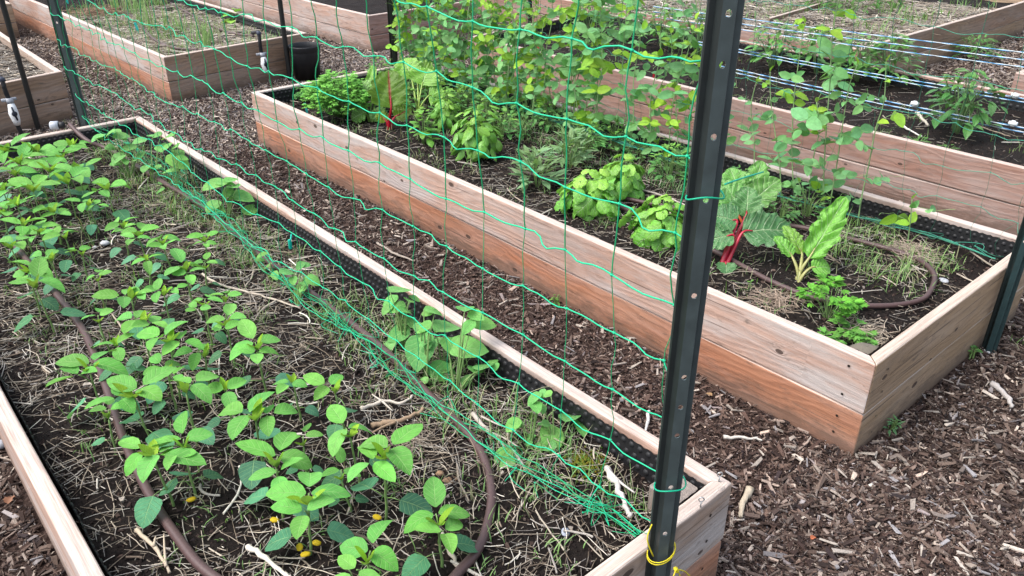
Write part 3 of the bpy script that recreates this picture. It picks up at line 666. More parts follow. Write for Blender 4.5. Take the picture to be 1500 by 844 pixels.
def placed(name,label,cat,group,bases,leaves,colr,mat=LEAF,a=-.5,bw=.75,wf=.72,soil=SOIL,stemr=.002,up=(0,0,1),scol=STM,crink=.006,droop=(.2,.7)):
    b0=[P(x,y,soil) for x,y in bases]; ctr=np.mean(b0,axis=0)
    t=thing(name,label,cat,(ctr[0],ctr[1],soil),group); st=MB(); fo=MB()
    leaves=list(leaves)+[(x+random.uniform(-.5,.5)*q,y+random.uniform(-.1,.6)*q,q*.7) for x,y,q,*_ in leaves]
    for i,(x,y,Lp,*rest) in enumerate(leaves):
        bb=min(b0,key=lambda q:abs(q[0]*0+((np.array([x,y])-np.array(bases[b0_index(b0,q)]))[0])))
        dd=depth(bb)+random.uniform(-.04,.03); p=PD(x,y,dd); L=Lp*dd/FPX*1.02
        ang=rest[0] if rest else random.uniform(0,6.28)
        # keep it above the soil
        if p[2]<soil+.02: p=P(x,y,soil+.025)
        d=hd(ang,random.uniform(-.25,.1)); hub=p-d*L*.45
        j=np.array([bb[0],bb[1],soil-.01]); k=j+(hub-j)*.6; k[2]=max(k[2],soil+(hub[2]-soil)*.75)
        tube(st,smooth_path([j,(j+k)/2+np.array([random.uniform(-.008,.008)]*2+[0]),k,hub],3),[stemr]*6+[stemr*.6]*4,5,scol)
        leaf(fo,hub,d,np.array(up,float)+np.array([random.uniform(-.55,.2),random.uniform(-.55,.2),0]),L,L*wf,a,bw,random.uniform(*droop),random.uniform(.05,.25),crink,colr)
    st.build('stem',STEM,t); fo.build('leaves',mat,t); return t
def b0_index(l,q):
    for i,x in enumerate(l):
        if x is q: return i
BN=(.16,.42,.11); g='pole bean plants along the foot of the net'
placed('pole_bean_plant','leafy pole bean clump climbing at the far corner of the front bed','bean plant',g,[(190,262),(225,270),(262,285)],
 [(173,229,26,3.6),(176,199,24),(213,245,22,4.),(224,197,24),(192,234,20),(144,199,24),(245,197,30),(259,234,38,5.3),(261,223,26),(240,266,22),(160,194,24),(205,205,22),(190,215,24),(235,215,26),(160,215,18),(205,225,20),(230,245,16)],BN,stemr=.0022)
placed('pole_bean_plant','pole bean with long pale leaves over the board, second from the far end','bean plant',g,[(335,322),(325,325)],[(317,269,42,3.3),(339,263,26,.5),(352,287,38,5.4),(312,298,30,3.6),(333,282,22),(345,272,20)],BN)
placed('pole_bean_plant','low pole bean under the net hem, in the middle of the front bed side','bean plant',g,[(435,450),(400,415)],[(457,409,26,5.2),(441,421,28),(390,390,24),(420,397,26),(402,402,18),(385,372,20),(440,388,18)],BN)
placed('pole_bean_plant','biggest pole bean clump with broad leaves crossing the board','bean plant',g,[(592,510),(625,560),(668,575),(650,540)],
 [(585,424,46,.3),(571,440,32,3.2),(593,453,28),(600,438,26,.9),(635,453,32,5.9),(681,451,40,.9),(705,472,42,5.6),(654,477,56,.2),(585,488,38,3.),(622,477,30),(625,496,30),(615,509,64,3.9),(682,507,62,5.5),(649,539,30),(697,539,34,.8),(722,528,22,.7),(619,557,24),(600,470,28),(640,500,26)],BN,stemr=.0026)
placed('pole_bean_plant','pole bean with one heart shaped leaf near the front end of the board','bean plant',g,[(813,652),(775,660)],
 [(783,582,28,3.),(800,576,24,1.5),(785,595,26,4.2),(835,607,46,.5),(808,640,52,4.),(752,621,30,3.3),(778,640,18),(738,666,36,3.4),(800,620,18)],BN)

# --- bushes
def bush(name,label,cat,group,base,rad,h,n,L,wf,col,mat,a=.75,bw=.7,crink=0.,droop=(.2,.6),el=(-.2,.6),soil=SOIL,scol=STM,young=None,nst=9,nu=5,nv=4,stemr=.0022,low=0.15,fill=.55,curlv=0.):
    b=P(base[0],base[1],soil) if len(base)==2 else np.array(base,float)
    t=thing(name,label,cat,(b[0],b[1],soil),group); st=MB(); fo=MB(); tips=[]
    for k in range(nst):
        y=random.uniform(0,6.28); r=rad*random.uniform(.1,.75); hh=h*random.uniform(.65,.95)
        tp=np.array([b[0]+cos(y)*r,b[1]+sin(y)*r,soil+hh]); tips.append(tp); m=b+(tp-b)*.5; m[2]=soil+hh*.6
        tube(st,smooth_path([[b[0]+cos(y)*.01,b[1]+sin(y)*.01,soil-.01],m,tp],3),[stemr]*4+[stemr*.5]*3,5,scol)
    for k in range(n):
        y=random.uniform(0,6.28); q=random.uniform(0,1)**.6; zf=random.uniform(low,1.)
        rr=rad*math.sqrt(max(0.02,1-(zf-.35)**2/.45 if zf>.35 else 1))*(fill+(1-fill)*q)*random.uniform(.7,1.05)
        p=np.array([b[0]+cos(y)*rr,b[1]+sin(y)*rr,soil+h*zf]); e=random.uniform(*el)+(zf-.5)*.5
        l=L*random.uniform(.65,1.2)*(1.1-.45*zf); d=hd(y+random.uniform(-.7,.7),e)
        cc=col if (young is None or zf<.72) else tuple(np.array(col)*.4+np.array(young)*.6)
        leaf(fo,p-d*l*.5,d,UPV,l,l*wf,a,bw,random.uniform(*droop),random.uniform(.05,.3),crink,cc,nu,nv,curlv=curlv)
        if random.random()<.35:
            s=min(tips,key=lambda q_:np.linalg.norm(q_-p)); tube(st,[s*.7+b*.3,(s+p)/2,p-d*l*.5],stemr*.4,4,scol,cap=False)
    st.build('stem',STEM,t); fo.build('leaves',mat,t); return t
gb='herbs and greens in the middle bed'
def parsley(label,base,rad,h,n,group=gb,col=(.16,.42,.07)):
    b=P(*base,SOIL); t=thing('parsley_plant',label,'parsley',(b[0],b[1],SOIL),group); st=MB(); fo=MB()
    for k in range(n):
        y=random.uniform(0,6.28); r=rad*math.sqrt(random.uniform(0,1)); hh=h*random.uniform(.45,1)*(1-.4*(r/rad)**2)
        tp=np.array([b[0]+cos(y)*r,b[1]+sin(y)*r,SOIL+hh]); m=(b+tp)/2+np.array([0,0,hh*.15])
        tube(st,[[b[0],b[1],SOIL-.01],m,tp],.0011,4,STM,cap=False)
        for q in range(random.randint(5,9)):
            yy=y+random.uniform(-2.4,2.4); d=hd(yy,random.uniform(-.2,.7)); o=tp+d*random.uniform(.004,.02); l=random.uniform(.017,.032)
            c=np.array(col)*random.uniform(.8,1.6)
            for w in (-.6,0,.6): leaf(fo,o,hd(yy+w,d[2]),UPV,l,l*.45,1.,.7,.4,.2,.0,c,3,2)
    st.build('stem',STEM,t); fo.build('leaves',LEAF,t); return t
parsley('curly leaf parsley bush at the far left end of the middle bed',(500,172),.20,.26,230)
parsley('smaller parsley behind the bush at the far end',(462,150),.10,.14,40,col=(.08,.24,.06))
parsley('sparse parsley sprig leaning right near the front corner of the middle bed',(1212,468),.085,.15,20,col=(.10,.32,.03))
parsley('tiny parsley seedlings at the front corner of the middle bed',(1238,500),.07,.05,12,col=(.11,.30,.05))

STALK=col_mat('chard_stalk',.35,90.,.25,.2,.0006,.5)
def chard(label,base,leaves,scol,lcol,mat=CHARD,soil=SOIL,rib=.18,sr=.0085):
    """leaves: (px,py of hub, px,py of tip, width px, depth offset)"""
    b=P(*base,soil); D0=depth(b); t=thing('chard_plant',label,'chard',(b[0],b[1],soil),gb); st=MB(); fo=MB()
    for (hx,hy,tx,ty,wp,do,*r) in leaves:
        p=PD(hx,hy,D0+do); q=PD(tx,ty,D0+do+(r[0] if r else 0)); 
        if q[2]<soil+.02: q[2]=soil+.02
        d=q-p; L=np.linalg.norm(d)*1.08; wd=wp*D0/FPX
        bb=b+np.array([random.uniform(-.012,.012),random.uniform(-.012,.012),-.01])
        pth=smooth_path([bb,bb+(p-bb)*.5+np.array([0,0,.012]),p,p+nrm(d)*L*rib],4); K=len(pth)
        tube(st,pth,np.interp(np.arange(K),[0,K-1],[sr,.0025]),7,scol,flat=.7)
        s=np.cross(nrm(d),CAMV); n=np.cross(s,nrm(d)); up=nrm(-n if n[2]<0 else n)*1.+UPV*.5
        leaf(fo,p,d,up,L,wd,.72,.5,random.uniform(.2,.8),.22,.045,lcol,24,10)
    st.build('leaf_stalk',STALK,t)['label']='thick leaf stalks'; fo.build('leaves',mat,t); return t
RED=(.45,.01,.045); ORG=(.38,.07,.01); YEL=(.30,.30,.10)
chard('red stemmed chard with one upright bronze green leaf at the far end',(572,190),[(573,158,568,104,58,-.10),(566,178,553,165,20,-.02),(578,172,600,158,30,.03)],(.34,.006,.02),(.13,.24,.015),CHARDR,rib=.3,sr=.015)
chard('yellow green chard with round leaves behind the red stemmed one',(610,168),[(603,115,590,80,44,.05),(618,125,626,100,48,.0),(590,140,560,150,34,0),(628,140,650,140,40,-.02),(612,110,640,112,50,.06),(545,140,543,88,18,.05)],(.25,.38,.06),(.18,.40,.04))
chard('leafy green chard between the parsley and the red stemmed chard',(545,178),[(545,140,530,118,36,0),(535,150,512,140,34,-.02),(552,140,548,112,34,.03),(535,165,515,172,30,-.04),(548,160,560,178,26,-.03)],(.2,.34,.07),(.14,.36,.06))
chard('ruby stemmed chard with a big blistered leaf right of the dark post',(1058,392),[(1088,340,1163,330,58,-.02),(1080,325,1045,312,48,0),(1063,385,1062,418,30,-.05),(1075,345,1020,350,40,-.03),(1092,318,1100,270,45,.04)],(.38,.006,.03),(.085,.26,.075),sr=.011)
chard('orange stemmed chard behind the ruby stemmed one',(1098,345),[(1082,290,1075,243,46,.08),(1095,300,1140,262,44,.05),(1085,300,1050,262,48,.04),(1100,285,1118,235,36,.08),(1070,300,1030,290,44,.03)],ORG,(.12,.34,.06))
chard('yellow stemmed chard with one tall glossy crinkled leaf near the hose loop',(1168,412),[(1185,378,1238,292,42,-.01),(1175,372,1155,328,24,.03),(1188,392,1222,388,30,-.02),(1160,375,1140,345,22,.02)],YEL,(.17,.44,.04))
BAS=(.15,.38,.05)
def dome(name,label,cat,base,rad,h,n,L,wf,col,mat,young,crink,tilt=.5,nu=10,nv=6,shape=(-.45,.55),curlv=.35,shift=0.):
    b=P(base[0],base[1],SOIL); t=thing(name,label,cat,(b[0],b[1],SOIL),gb); st=MB(); fo=MB()
    for k in range(n):
        zf=1-(k+.5)/n; el=math.asin(min(1,zf))*1.0; y=k*2.39996+random.uniform(-.35,.35); q=random.uniform(.6,1.12)
        lum=1+.18*sin(3*y+zf*4)
        p=np.array([b[0]+cos(y)*cos(el)*rad*q*lum,b[1]+sin(y)*cos(el)*rad*q*lum,SOIL+.015+h*(.12+.88*sin(el))*q])
        nm=nrm([cos(y)*cos(el),sin(y)*cos(el),sin(el)+.25]); d=nrm(hd(y+random.uniform(-.9,.9),0)*1.0+np.array([0,0,(-.9+zf)*tilt*1.6]))
        l=L*random.uniform(.75,1.15)*(1.05-.5*zf**3); c=np.array(col)*(1-zf**2)+np.array(young)*zf**2
        leaf(fo,p-d*l*.45,d,nm+.6*np.array([random.uniform(-1,1),random.uniform(-1,1),random.uniform(-.3,.6)]),l,l*wf,*shape,random.uniform(.3,1.1),random.uniform(-.1,.2),crink,tuple(c),nu,nv,curlv=curlv)
        if k%4==0: tube(st,smooth_path([b+np.array([0,0,-.01]),(b+p)/2+np.array([0,0,.02]),p],3),.0025,5,STM)
    st.build('stem',STEM,t); fo.build('leaves',mat,t); return t
dome('basil_plant','large basil with cupped shiny leaves beside the second net column','basil',(700,232),.125,.27,120,.075,.6,BAS,GLOSS,(.22,.46,.05),.012,.6,6,4,(-.6,.8),.5)
bush('basil_plant','small basil left of the large shiny leaved basil','basil',gb,(622,208),.085,.19,60,.06,.55,BAS,GLOSS,-.6,.8,.01,(.3,.9),young=(.22,.46,.05),curlv=.3)
dome('basil_plant','young basil behind the large one, leaning right','basil',(655,190),.095,.22,75,.065,.55,BAS,GLOSS,(.22,.46,.05),.012,.6,6,4,(-.6,.8),.5)
for x,y,l in ((735,205,'leafy green between the large basil and the pea stems'),(680,165,'leafy green behind the young basil'),(640,150,'leafy green against the pea stems at the second net column'),(805,190,'leafy green behind the sages'),(600,140,'tall leafy green behind the round leaved chard'),(900,220,'leafy green behind the basil pair'),(980,262,'leafy green left of the dark post among the cords'),(770,175,'leafy green right behind the nearer sage'),(530,165,'leafy green right of the curly parsley'),(585,165,'leafy green at the foot of the round leaved chard'),(655,170,'leafy green just behind the small basil'),(715,180,'leafy green under the pea stems behind the large basil'),(560,120,'leafy green at the far wall behind the chards'),(620,128,'leafy green at the far wall below the pea tops'),(860,225,'leafy green between the farther sage and the basil pair')):
    bush('leafy_green',l,'greens',gb,(x,y),.12,.17,80,.05,.5,(.12,.32,.09),LEAF,-.6,.8,.006,(.2,.8),(-.2,.7),young=(.2,.42,.06),nst=12)
LB=(.15,.44,.05)
def lettuce_basil(label,base,rad,h,n,L): return dome('lettuce_leaf_basil',label,'basil',base,rad,h,n,L,.78,LB,CHARD,(.27,.56,.06),.05)
lettuce_basil('bright crinkled lettuce leaf basil, left one of the front pair',(862,312),.125,.18,75,.085)
lettuce_basil('bright crinkled lettuce leaf basil partly behind the left one of the pair',(908,288),.105,.18,60,.08)
lettuce_basil('bright crinkled lettuce leaf basil tucked against the dark post',(965,352),.13,.17,75,.085)
SG=(.20,.34,.16)
bush('sage_plant','grey green sage rosette with lance leaves, nearer one','sage',gb,(787,272),.12,.19,70,.10,.32,SG,LEAF,.9,.9,.004,(.1,.6),(.1,.9),nst=7)
bush('sage_plant','grey green sage behind, under the third net column','sage',gb,(832,248),.13,.22,90,.095,.3,SG,LEAF,.9,.9,.004,(.1,.6),(.1,.9),nst=9)
bush('young_herb','small soft leaved herb beside the sage, against the side board','herb',gb,(912,262),.09,.09,36,.035,.6,(.1,.26,.08),LEAF)
bush('small_sprout','tiny round leaved sprout in bare soil in front of the ruby chard','sprout',gb,(1098,425),.02,.04,7,.02,.4,(.14,.32,.06),LEAF,nst=3)
# tuft of ground herbs behind sages
for i,(x,y,l) in enumerate(((760,200,'low herb tuft behind the young basil'),(850,205,'low herb tuft behind the farther sage'),(940,235,'low clover like tuft near the blue knot of the net'),(1140,330,'ferny tuft between the chard and the hose'),(1000,250,'low clover like tuft left of the dark post'),(1180,318,'low tuft at the foot of the tall pea vines'),(1080,285,'low tuft behind the orange stemmed chard'),(870,190,'low tuft at the foot of the pea net, behind the sages'),(690,150,'low tuft at the foot of the pea net, behind the large basil'))):
    bush('herb_tuft',l,'herb',gb,(x,y),.10,.13,60,.035,.45,(.09,.24,.07),LEAF,nst=12)

# --- peas on the second net
PEA=(.16,.39,.14); PEAY=(.24,.46,.035); XN2=3.13
def RV(): return UPV*.45+np.array([random.uniform(-1.1,.4),random.uniform(-1.1,.5),0])
def pea(Y0,ztop,label,x0=XN2,lean=0.,dens=.055,Ls=.048,pts=None,grp='pea vines climbing the back net'):
    b=np.array([x0,Y0,SOIL-.01]); t=thing('pea_vine',label,'pea vine',(x0,Y0,SOIL),grp); st=MB(); fo=MB()
    if pts is None:
        K=6; zz=np.linspace(SOIL-.01,ztop,K); pts=[(x0+random.uniform(-.035,.035),Y0+lean*(z-SOIL)+random.uniform(-.03,.03),z) for z in zz]; pts[0]=tuple(b)
    pth=smooth_path(pts,8); seg=np.linalg.norm(np.diff(pth,axis=0),axis=1); s=np.concatenate([[0],np.cumsum(seg)]); LT=s[-1]
    tube(st,pth,np.interp(s,[0,LT],[.0032,.0018]),5,(.22,.36,.14))
    q=.08+random.uniform(0,.04); side=random.uniform(0,6.28)
    while q<LT:
        p=np.array([np.interp(q,s,pth[:,k]) for k in range(3)]); side+=pi+random.uniform(-.6,.6)
        f=q/LT; sc=(.75+.45*math.sin(pi*min(1,f*1.1)))*random.uniform(.8,1.2); L=Ls*sc; young=f>.86
        c=PEAY if (young or random.random()<.3) else PEA
        # clasping stipules
        for w in (-1.1,1.1): leaf(fo,p,hd(side+w,random.uniform(-.3,.9)),RV(),L*.9,L*.52,.68,.65,.2,.35,.01,c,4,2)
        pl=L*random.uniform(1.0,1.9); d=hd(side,random.uniform(.0,.6)); e=p+d*pl
        tube(st,[p,(p+e)/2+np.array([0,0,.004]),e],.0011,4,(.18,.32,.12),cap=False)
        for w in (-1.35,1.35): leaf(fo,e-d*.004,hd(side+w,random.uniform(-.6,.6)),RV(),L*1.15,L*.64,.8,.62,.3,.15,.01,c,6,4)
        if random.random()<.5:
            e0=p+d*pl*.55
            for w in (-1.35,1.35): leaf(fo,e0,hd(side+w,random.uniform(-.6,.6)),RV(),L*.95,L*.62,.8,.62,.3,.15,.01,c,6,4)
        # tendril
        T=[e]; a=side
        for k in range(5): a+=random.uniform(-.5,.7); T.append(T[-1]+hd(a,random.uniform(-.4,.5))*.018)
        tube(st,T,.0009,3,(.26,.44,.14),cap=False)
        q+=dens*random.uniform(.75,1.3)
    leaf(fo,pth[-1],hd(side,1.2),hd(side+pi,.1),Ls*.7,Ls*.4,.8,.6,.2,.6,.0,PEAY,4,2)
    st.build('stem',STEM,t); fo.build('leaves',PEAL,t); return t
def pline(pix,X): return [tuple(PX(x,y,X)) for x,y in pix]
def pea_px(pix,label,X=XN2,**k):
    pts=pline(pix,X); pts[0]=(pts[0][0],pts[0][1],SOIL-.01); pea(pts[0][1],0,label,pts=pts,**k)
pea_px([(1209,300),(1207,247),(1211,180),(1216,118),(1219,59),(1229,-10)],'tallest single pea vine right of the dark post, with big top leaves',dens=.085,Ls=.064)
pea_px([(1216,300),(1226,240),(1233,191),(1244,126),(1256,95)],'pea vine with a pair of round leaflets held out to the right',dens=.09,Ls=.052)
pea_px([(1259,318),(1262,290),(1272,244),(1283,188),(1295,147),(1298,90)],'thick stemmed pea vine, rightmost of the tall ones',dens=.10,Ls=.05)
pea_px([(1146,290),(1142,240),(1136,200),(1129,147),(1128,105)],'pea vine with small top leaves just right of the dark post',dens=.10,Ls=.048)
pea_px([(1165,300),(1160,220),(1163,147),(1169,97),(1178,35)],'pea vine with upright yellow green leaflets, second from the dark post',dens=.10,Ls=.055)
pea_px([(1190,312),(1180,290),(1170,268)],'short pea seedling behind the orange stemmed chard',dens=.04,Ls=.05)
pea_px([(1332,348),(1334,320),(1336,292)],'tiny three leaved pea seedling near the far right end of the net',dens=.05,Ls=.05)
pea_px([(1102,280),(1105,220),(1100,160),(1108,120)],'pea vine half hidden by the dark post',dens=.1)
pea_px([(1185,300),(1190,240),(1200,190),(1196,150)],'pea vine between the two tall ones, with low curled leaves',dens=.1,Ls=.042)
ys=np.concatenate([np.arange(2.15,3.0,.08),np.arange(3.0,4.75,.042)])
for i,Y in enumerate(ys):
    far=(Y-1.9)/2.8
    pea(Y+random.uniform(-.02,.02),random.uniform(.8,1.35) if Y>2.6 else random.uniform(.6,1.3),'pea vine in the tangle of climbing peas, '+('just left of the dark post' if Y<2.3 else 'behind the second net column' if Y<2.75 else 'behind the large basil and sage' if Y<3.4 else 'behind the round leaved chard' if Y<4.1 else 'at the far left end above the parsley'),x0=XN2+random.uniform(-.06,.04),lean=random.uniform(-.15,.15),dens=.072,Ls=random.uniform(.044,.058),grp='dense pea vines on the back net')

# --- peppers etc in the bed behind
gp='pepper plants in the back bed'; PEP=(.06,.20,.045)
def pepper(label,X,Y,rad,h,n=70,L=.085,col=PEP,soil=SOIL,fl=0):
    t=bush('pepper_plant',label,'pepper plant',gp,(X,Y,soil),rad,h,n,L,.46,col,GLOSS,.8,.85,.006,(.3,1.),(-.3,.5),soil=soil,nst=8,stemr=.004,scol=(.10,.2,.05),young=(.12,.3,.04),low=.25)
    for k in range(fl):
        m=MB(); a=random.uniform(0,6.28); p=np.array([X+cos(a)*rad*.9,Y+sin(a)*rad*.9,soil+h*random.uniform(.5,.95)])
        for w in range(5): leaf(m,p,hd(w*1.26,.3),UPV,.014,.009,.8,.6,.3,.2,0,(.75,.75,.7),2,2)
        m.build('flower',LEAF,t)
    return t
p=P(1375,215,.25)
pepper('dark bushy pepper plant standing alone at right',4.75,1.66,.24,.36,120,.10)
pepper('pepper with yellow green leaves cut by the right edge',4.98,1.10,.16,.28,40,.10,(.10,.28,.04))
q=0
for (x,y,l) in ((1255,112,'pepper beside the red berry, right end of the back row'),(1195,100,'pepper in the back row with white flowers'),(1130,92,'pepper in the back row just right of the dark post'),(1020,72,'pepper in the back row left of the dark post'),(970,62,'pepper in the back row among the pea tops'),(915,52,'pepper in the back row behind the third net column'),(860,45,'pepper at the far end of the back row'),(1300,118,'dark spindly pepper ending the back row')):
    b=P(x,y+8,SOIL); pepper(l,b[0],b[1],.23,.34,120,.09,(.08,.24,.045) if q%2 else (.12,.32,.06),fl=4); q+=1
bush('young_weed','seedling weed in front of the lone pepper','weed',None,(1345,212),.07,.05,14,.06,.25,(.1,.25,.06),LEAF,nst=4)
bush('young_weed','leafy weed against the near board of the pepper bed','weed',None,(1385,225),.08,.05,14,.06,.25,(.1,.25,.06),LEAF,nst=4)
bush('berry_plant','leafy plant with a red berry left of the tall pea vine','berry plant',None,(1225,128),.13,.16,45,.05,.7,(.06,.2,.04),LEAF)
def berry(px,py,label,X,r=.011,col=(.6,.01,.015)):
    p=PX(px,py,X); m=MB(); blob(m,p,(r,r,r*1.2),col); blob(m,p+np.array([0,0,r]),(r*.5,r*.5,r*.3),(.1,.3,.04)); tag(m.build('berry',PLAST),label,'berry')
berry(1232,109,'single red berry behind the tallest pea vine',4.9)
# straw-covered bed plants
for x,y,l,r,h in ((1250,12,'dark green bush at the top edge in the straw bed',.28,.25),(1200,4,'leafy bush cut by the top edge',.22,.2),(1290,4,'rightmost leafy bush at the top edge',.25,.22),(1425,85,'feathery green plant beyond the blue twine at right',.25,.2)):
    b=P(x,y+6,.29) if y<50 else P(x,y,.02)
    bush('leafy_bush',l,'plant',None,(b[0],b[1],.29 if y<50 else .02),r,h,110,.09,.35,(.07,.2,.04) if y<50 else (.09,.24,.06),LEAF,soil=.29 if y<50 else .02)
# --- onions, squash, tags in the onion bed
def onions(px,py,label,n=34,rad=.09,h=.26,col=((.2,.38,.09),(.32,.5,.13))):
    b=P(px,py,SOIL); t=thing('onion_clump',label,'onions',(b[0],b[1],SOIL),'onion clumps in the far left bed'); m=MB()
    x=b[0]+rng.normal(0,rad*.6,n); y=b[1]+rng.normal(0,rad,n); z=np.full(n,SOIL-.01); yaw=rng.uniform(0,6.28,n); K=5; s=np.linspace(0,1,K); hh=rng.uniform(.6,1,n)*h; ln=rng.uniform(.02,.3,n)
    PT=np.stack([x[:,None]+np.cos(yaw)[:,None]*hh[:,None]*ln[:,None]*s**2,y[:,None]+np.sin(yaw)[:,None]*hh[:,None]*ln[:,None]*s**2,z[:,None]+hh[:,None]*s],-1)
    batch_tubes(m,PT,np.outer(np.full(n,.0042),[1,1,.85,.6,.1]),5,gcol(n,*col,dead=.1)); m.build('leaves',STEM,t)
onions(300,66,'nearest onion clump, right of the middle of the onion bed')
onions(222,42,'onion clump with two stalks right of the blue tag',22,.07,.3)
onions(195,22,'onion clump near the top edge behind the dry brown root ball',26,.1,.3)
onions(170,14,'onion clump at the top edge, left one',26,.1,.3)
onions(262,40,'short onion clump in the middle of the onion bed',20,.08,.16)
onions(232,8,'onion clump at the top edge, right one',22,.1,.3)
bush('squash_seedling','squash seedling with large pale leaves near the valve of the onion bed','squash',None,(345,34),.11,.14,9,.13,.85,(.2,.42,.06),LEAF,.7,.5,nst=5)
# ---------------------------------------------------------------- posts
PG=(.06,.08,.082); PB=(.009,.010,.011)
paint=col_mat('enamelled_steel',.42,35.,.35,.15,.0006,.5)
GALV=col_mat('grey_plastic',.5,80.,.2,.2,.0006,.4)
def upost(name,label,x,y,z0,z1,yaw,wd,holes,col=PG,group='steel net posts',slim=False):
    t=thing(name,label,'post',(x,y,0),group); m=MB()
    r=np.array([cos(yaw),sin(yaw),0]); f=np.array([sin(yaw),-cos(yaw),0]); o=np.array([x,y,0])   # f points to the viewer side
    def pt(a,b_,z): return o+r*a+f*b_+np.array([0,0,z])
    if slim:
        prof=[(-.5*wd,0),(-.42*wd,.012),(.0,.018),(.42*wd,.012),(.5*wd,0),(.0,-.006)]
        zs=np.linspace(z0,z1,12); V=[pt(a,b_,z) for z in zs for a,b_ in prof]; n=6
        i=np.arange(11)[:,None]*n; j=np.arange(n)[None]; m.add(V,np.stack([i+j,i+(j+1)%n,i+n+(j+1)%n,i+n+j],-1).reshape(-1,4),col)
        m.build('shaft',paint,t); return t
    h=wd/2; fl=h*.42; wb=h*.20; th=.003; fa=h-fl-wb
    prof=[(-h,-.006),(-h+.002,-.002),(-h+fl,-.003),(-fa,.013),(fa,.013),(h-fl,-.003),(h-.002,-.002),(h,-.006)]
    zs=np.linspace(z0,z1,24)
    for a,b_ in zip(prof[:-1],prof[1:]):
        if a==prof[3]: continue
        for s in (0,th):
            V=[]; 
            for z in zs: V+=[pt(a[0],a[1]-s,z),pt(b_[0],b_[1]-s,z)]
            i=np.arange(23)*2; m.add(V,np.stack([i,i+1,i+3,i+2],-1),col if a[0]>-.9*h*.5 else tuple(c*.3 for c in col))  # left flange and web get a darker colour, standing in for their shade
    for s in (-1,1):
        V=[]
        for z in zs: V+=[pt(s*h,-.006,z),pt(s*h,-.006-th,z)]
        i=np.arange(23)*2; m.add(V,np.stack([i,i+1,i+3,i+2],-1),col)
    # perforated face
    hr=.0052; hs_=sorted([q for q in holes if z0+.02<q<z1-.02]); cuts=[z0]
    for q in hs_: cuts+=[q-.013,q+.013]
    cuts.append(z1)
    for k in range(0,len(cuts)-1):
        za,zb=cuts[k],cuts[k+1]
        if zb-za<.0005: continue
        if k%2==0:
            for s in (0,th): m.add([pt(-fa,.013-s,za),pt(fa,.013-s,za),pt(fa,.013-s,zb),pt(-fa,.013-s,zb)],[[0,1,2,3]],col)
        else:
            zc=(za+zb)/2; out=[(-fa,za),(0,za),(fa,za),(fa,zc),(fa,zb),(0,zb),(-fa,zb),(-fa,zc)]
            inn=[(hr*cos(a),zc+hr*1.15*sin(a)) for a in [radians(225+45*q) for q in range(8)]]
            for s in (0,th):
                V=[pt(a,.013-s,z) for a,z in out+inn]; m.add(V,[[q,(q+1)%8,8+(q+1)%8,8+q] for q in range(8)],col)
            V=[pt(a,.013,z) for a,z in inn]+[pt(a,.013-th,z) for a,z in inn]; m.add(V,[[q,(q+1)%8,8+(q+1)%8,8+q] for q in range(8)],tuple(c*1.5 for c in col))
    m.build('shaft',paint,t,smooth=False); return t
NPX,NPY=1.035,.712
hz=[PY(x,y,.70)[2] for x,y in ((1086,17),(1074,92),(1058,198),(1045,290),(1027,430),(1007,552),(1001,596),(995,638),(984,715),(973,785))]
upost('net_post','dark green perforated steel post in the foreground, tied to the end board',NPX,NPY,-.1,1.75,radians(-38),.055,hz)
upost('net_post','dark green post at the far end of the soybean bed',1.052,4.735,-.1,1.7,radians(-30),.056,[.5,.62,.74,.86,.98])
upost('net_post','slim black post in front of the end board at the left edge',1.05,5.98,-.05,1.7,radians(-25),.034,[],PB,slim=True)
upost('net_post','slim black post beside the black pot, in front of the onion bed',2.95,6.12,-.05,1.7,radians(-30),.038,[],PB,slim=True)
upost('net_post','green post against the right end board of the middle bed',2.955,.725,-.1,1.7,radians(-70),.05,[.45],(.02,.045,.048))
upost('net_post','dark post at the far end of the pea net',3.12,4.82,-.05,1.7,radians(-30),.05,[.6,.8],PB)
q=P(776,30,.33); upost('net_post','dark post at the left end of the pepper bed',q[0],q[1],-.05,.95,radians(-35),.04,[],PB,slim=True)
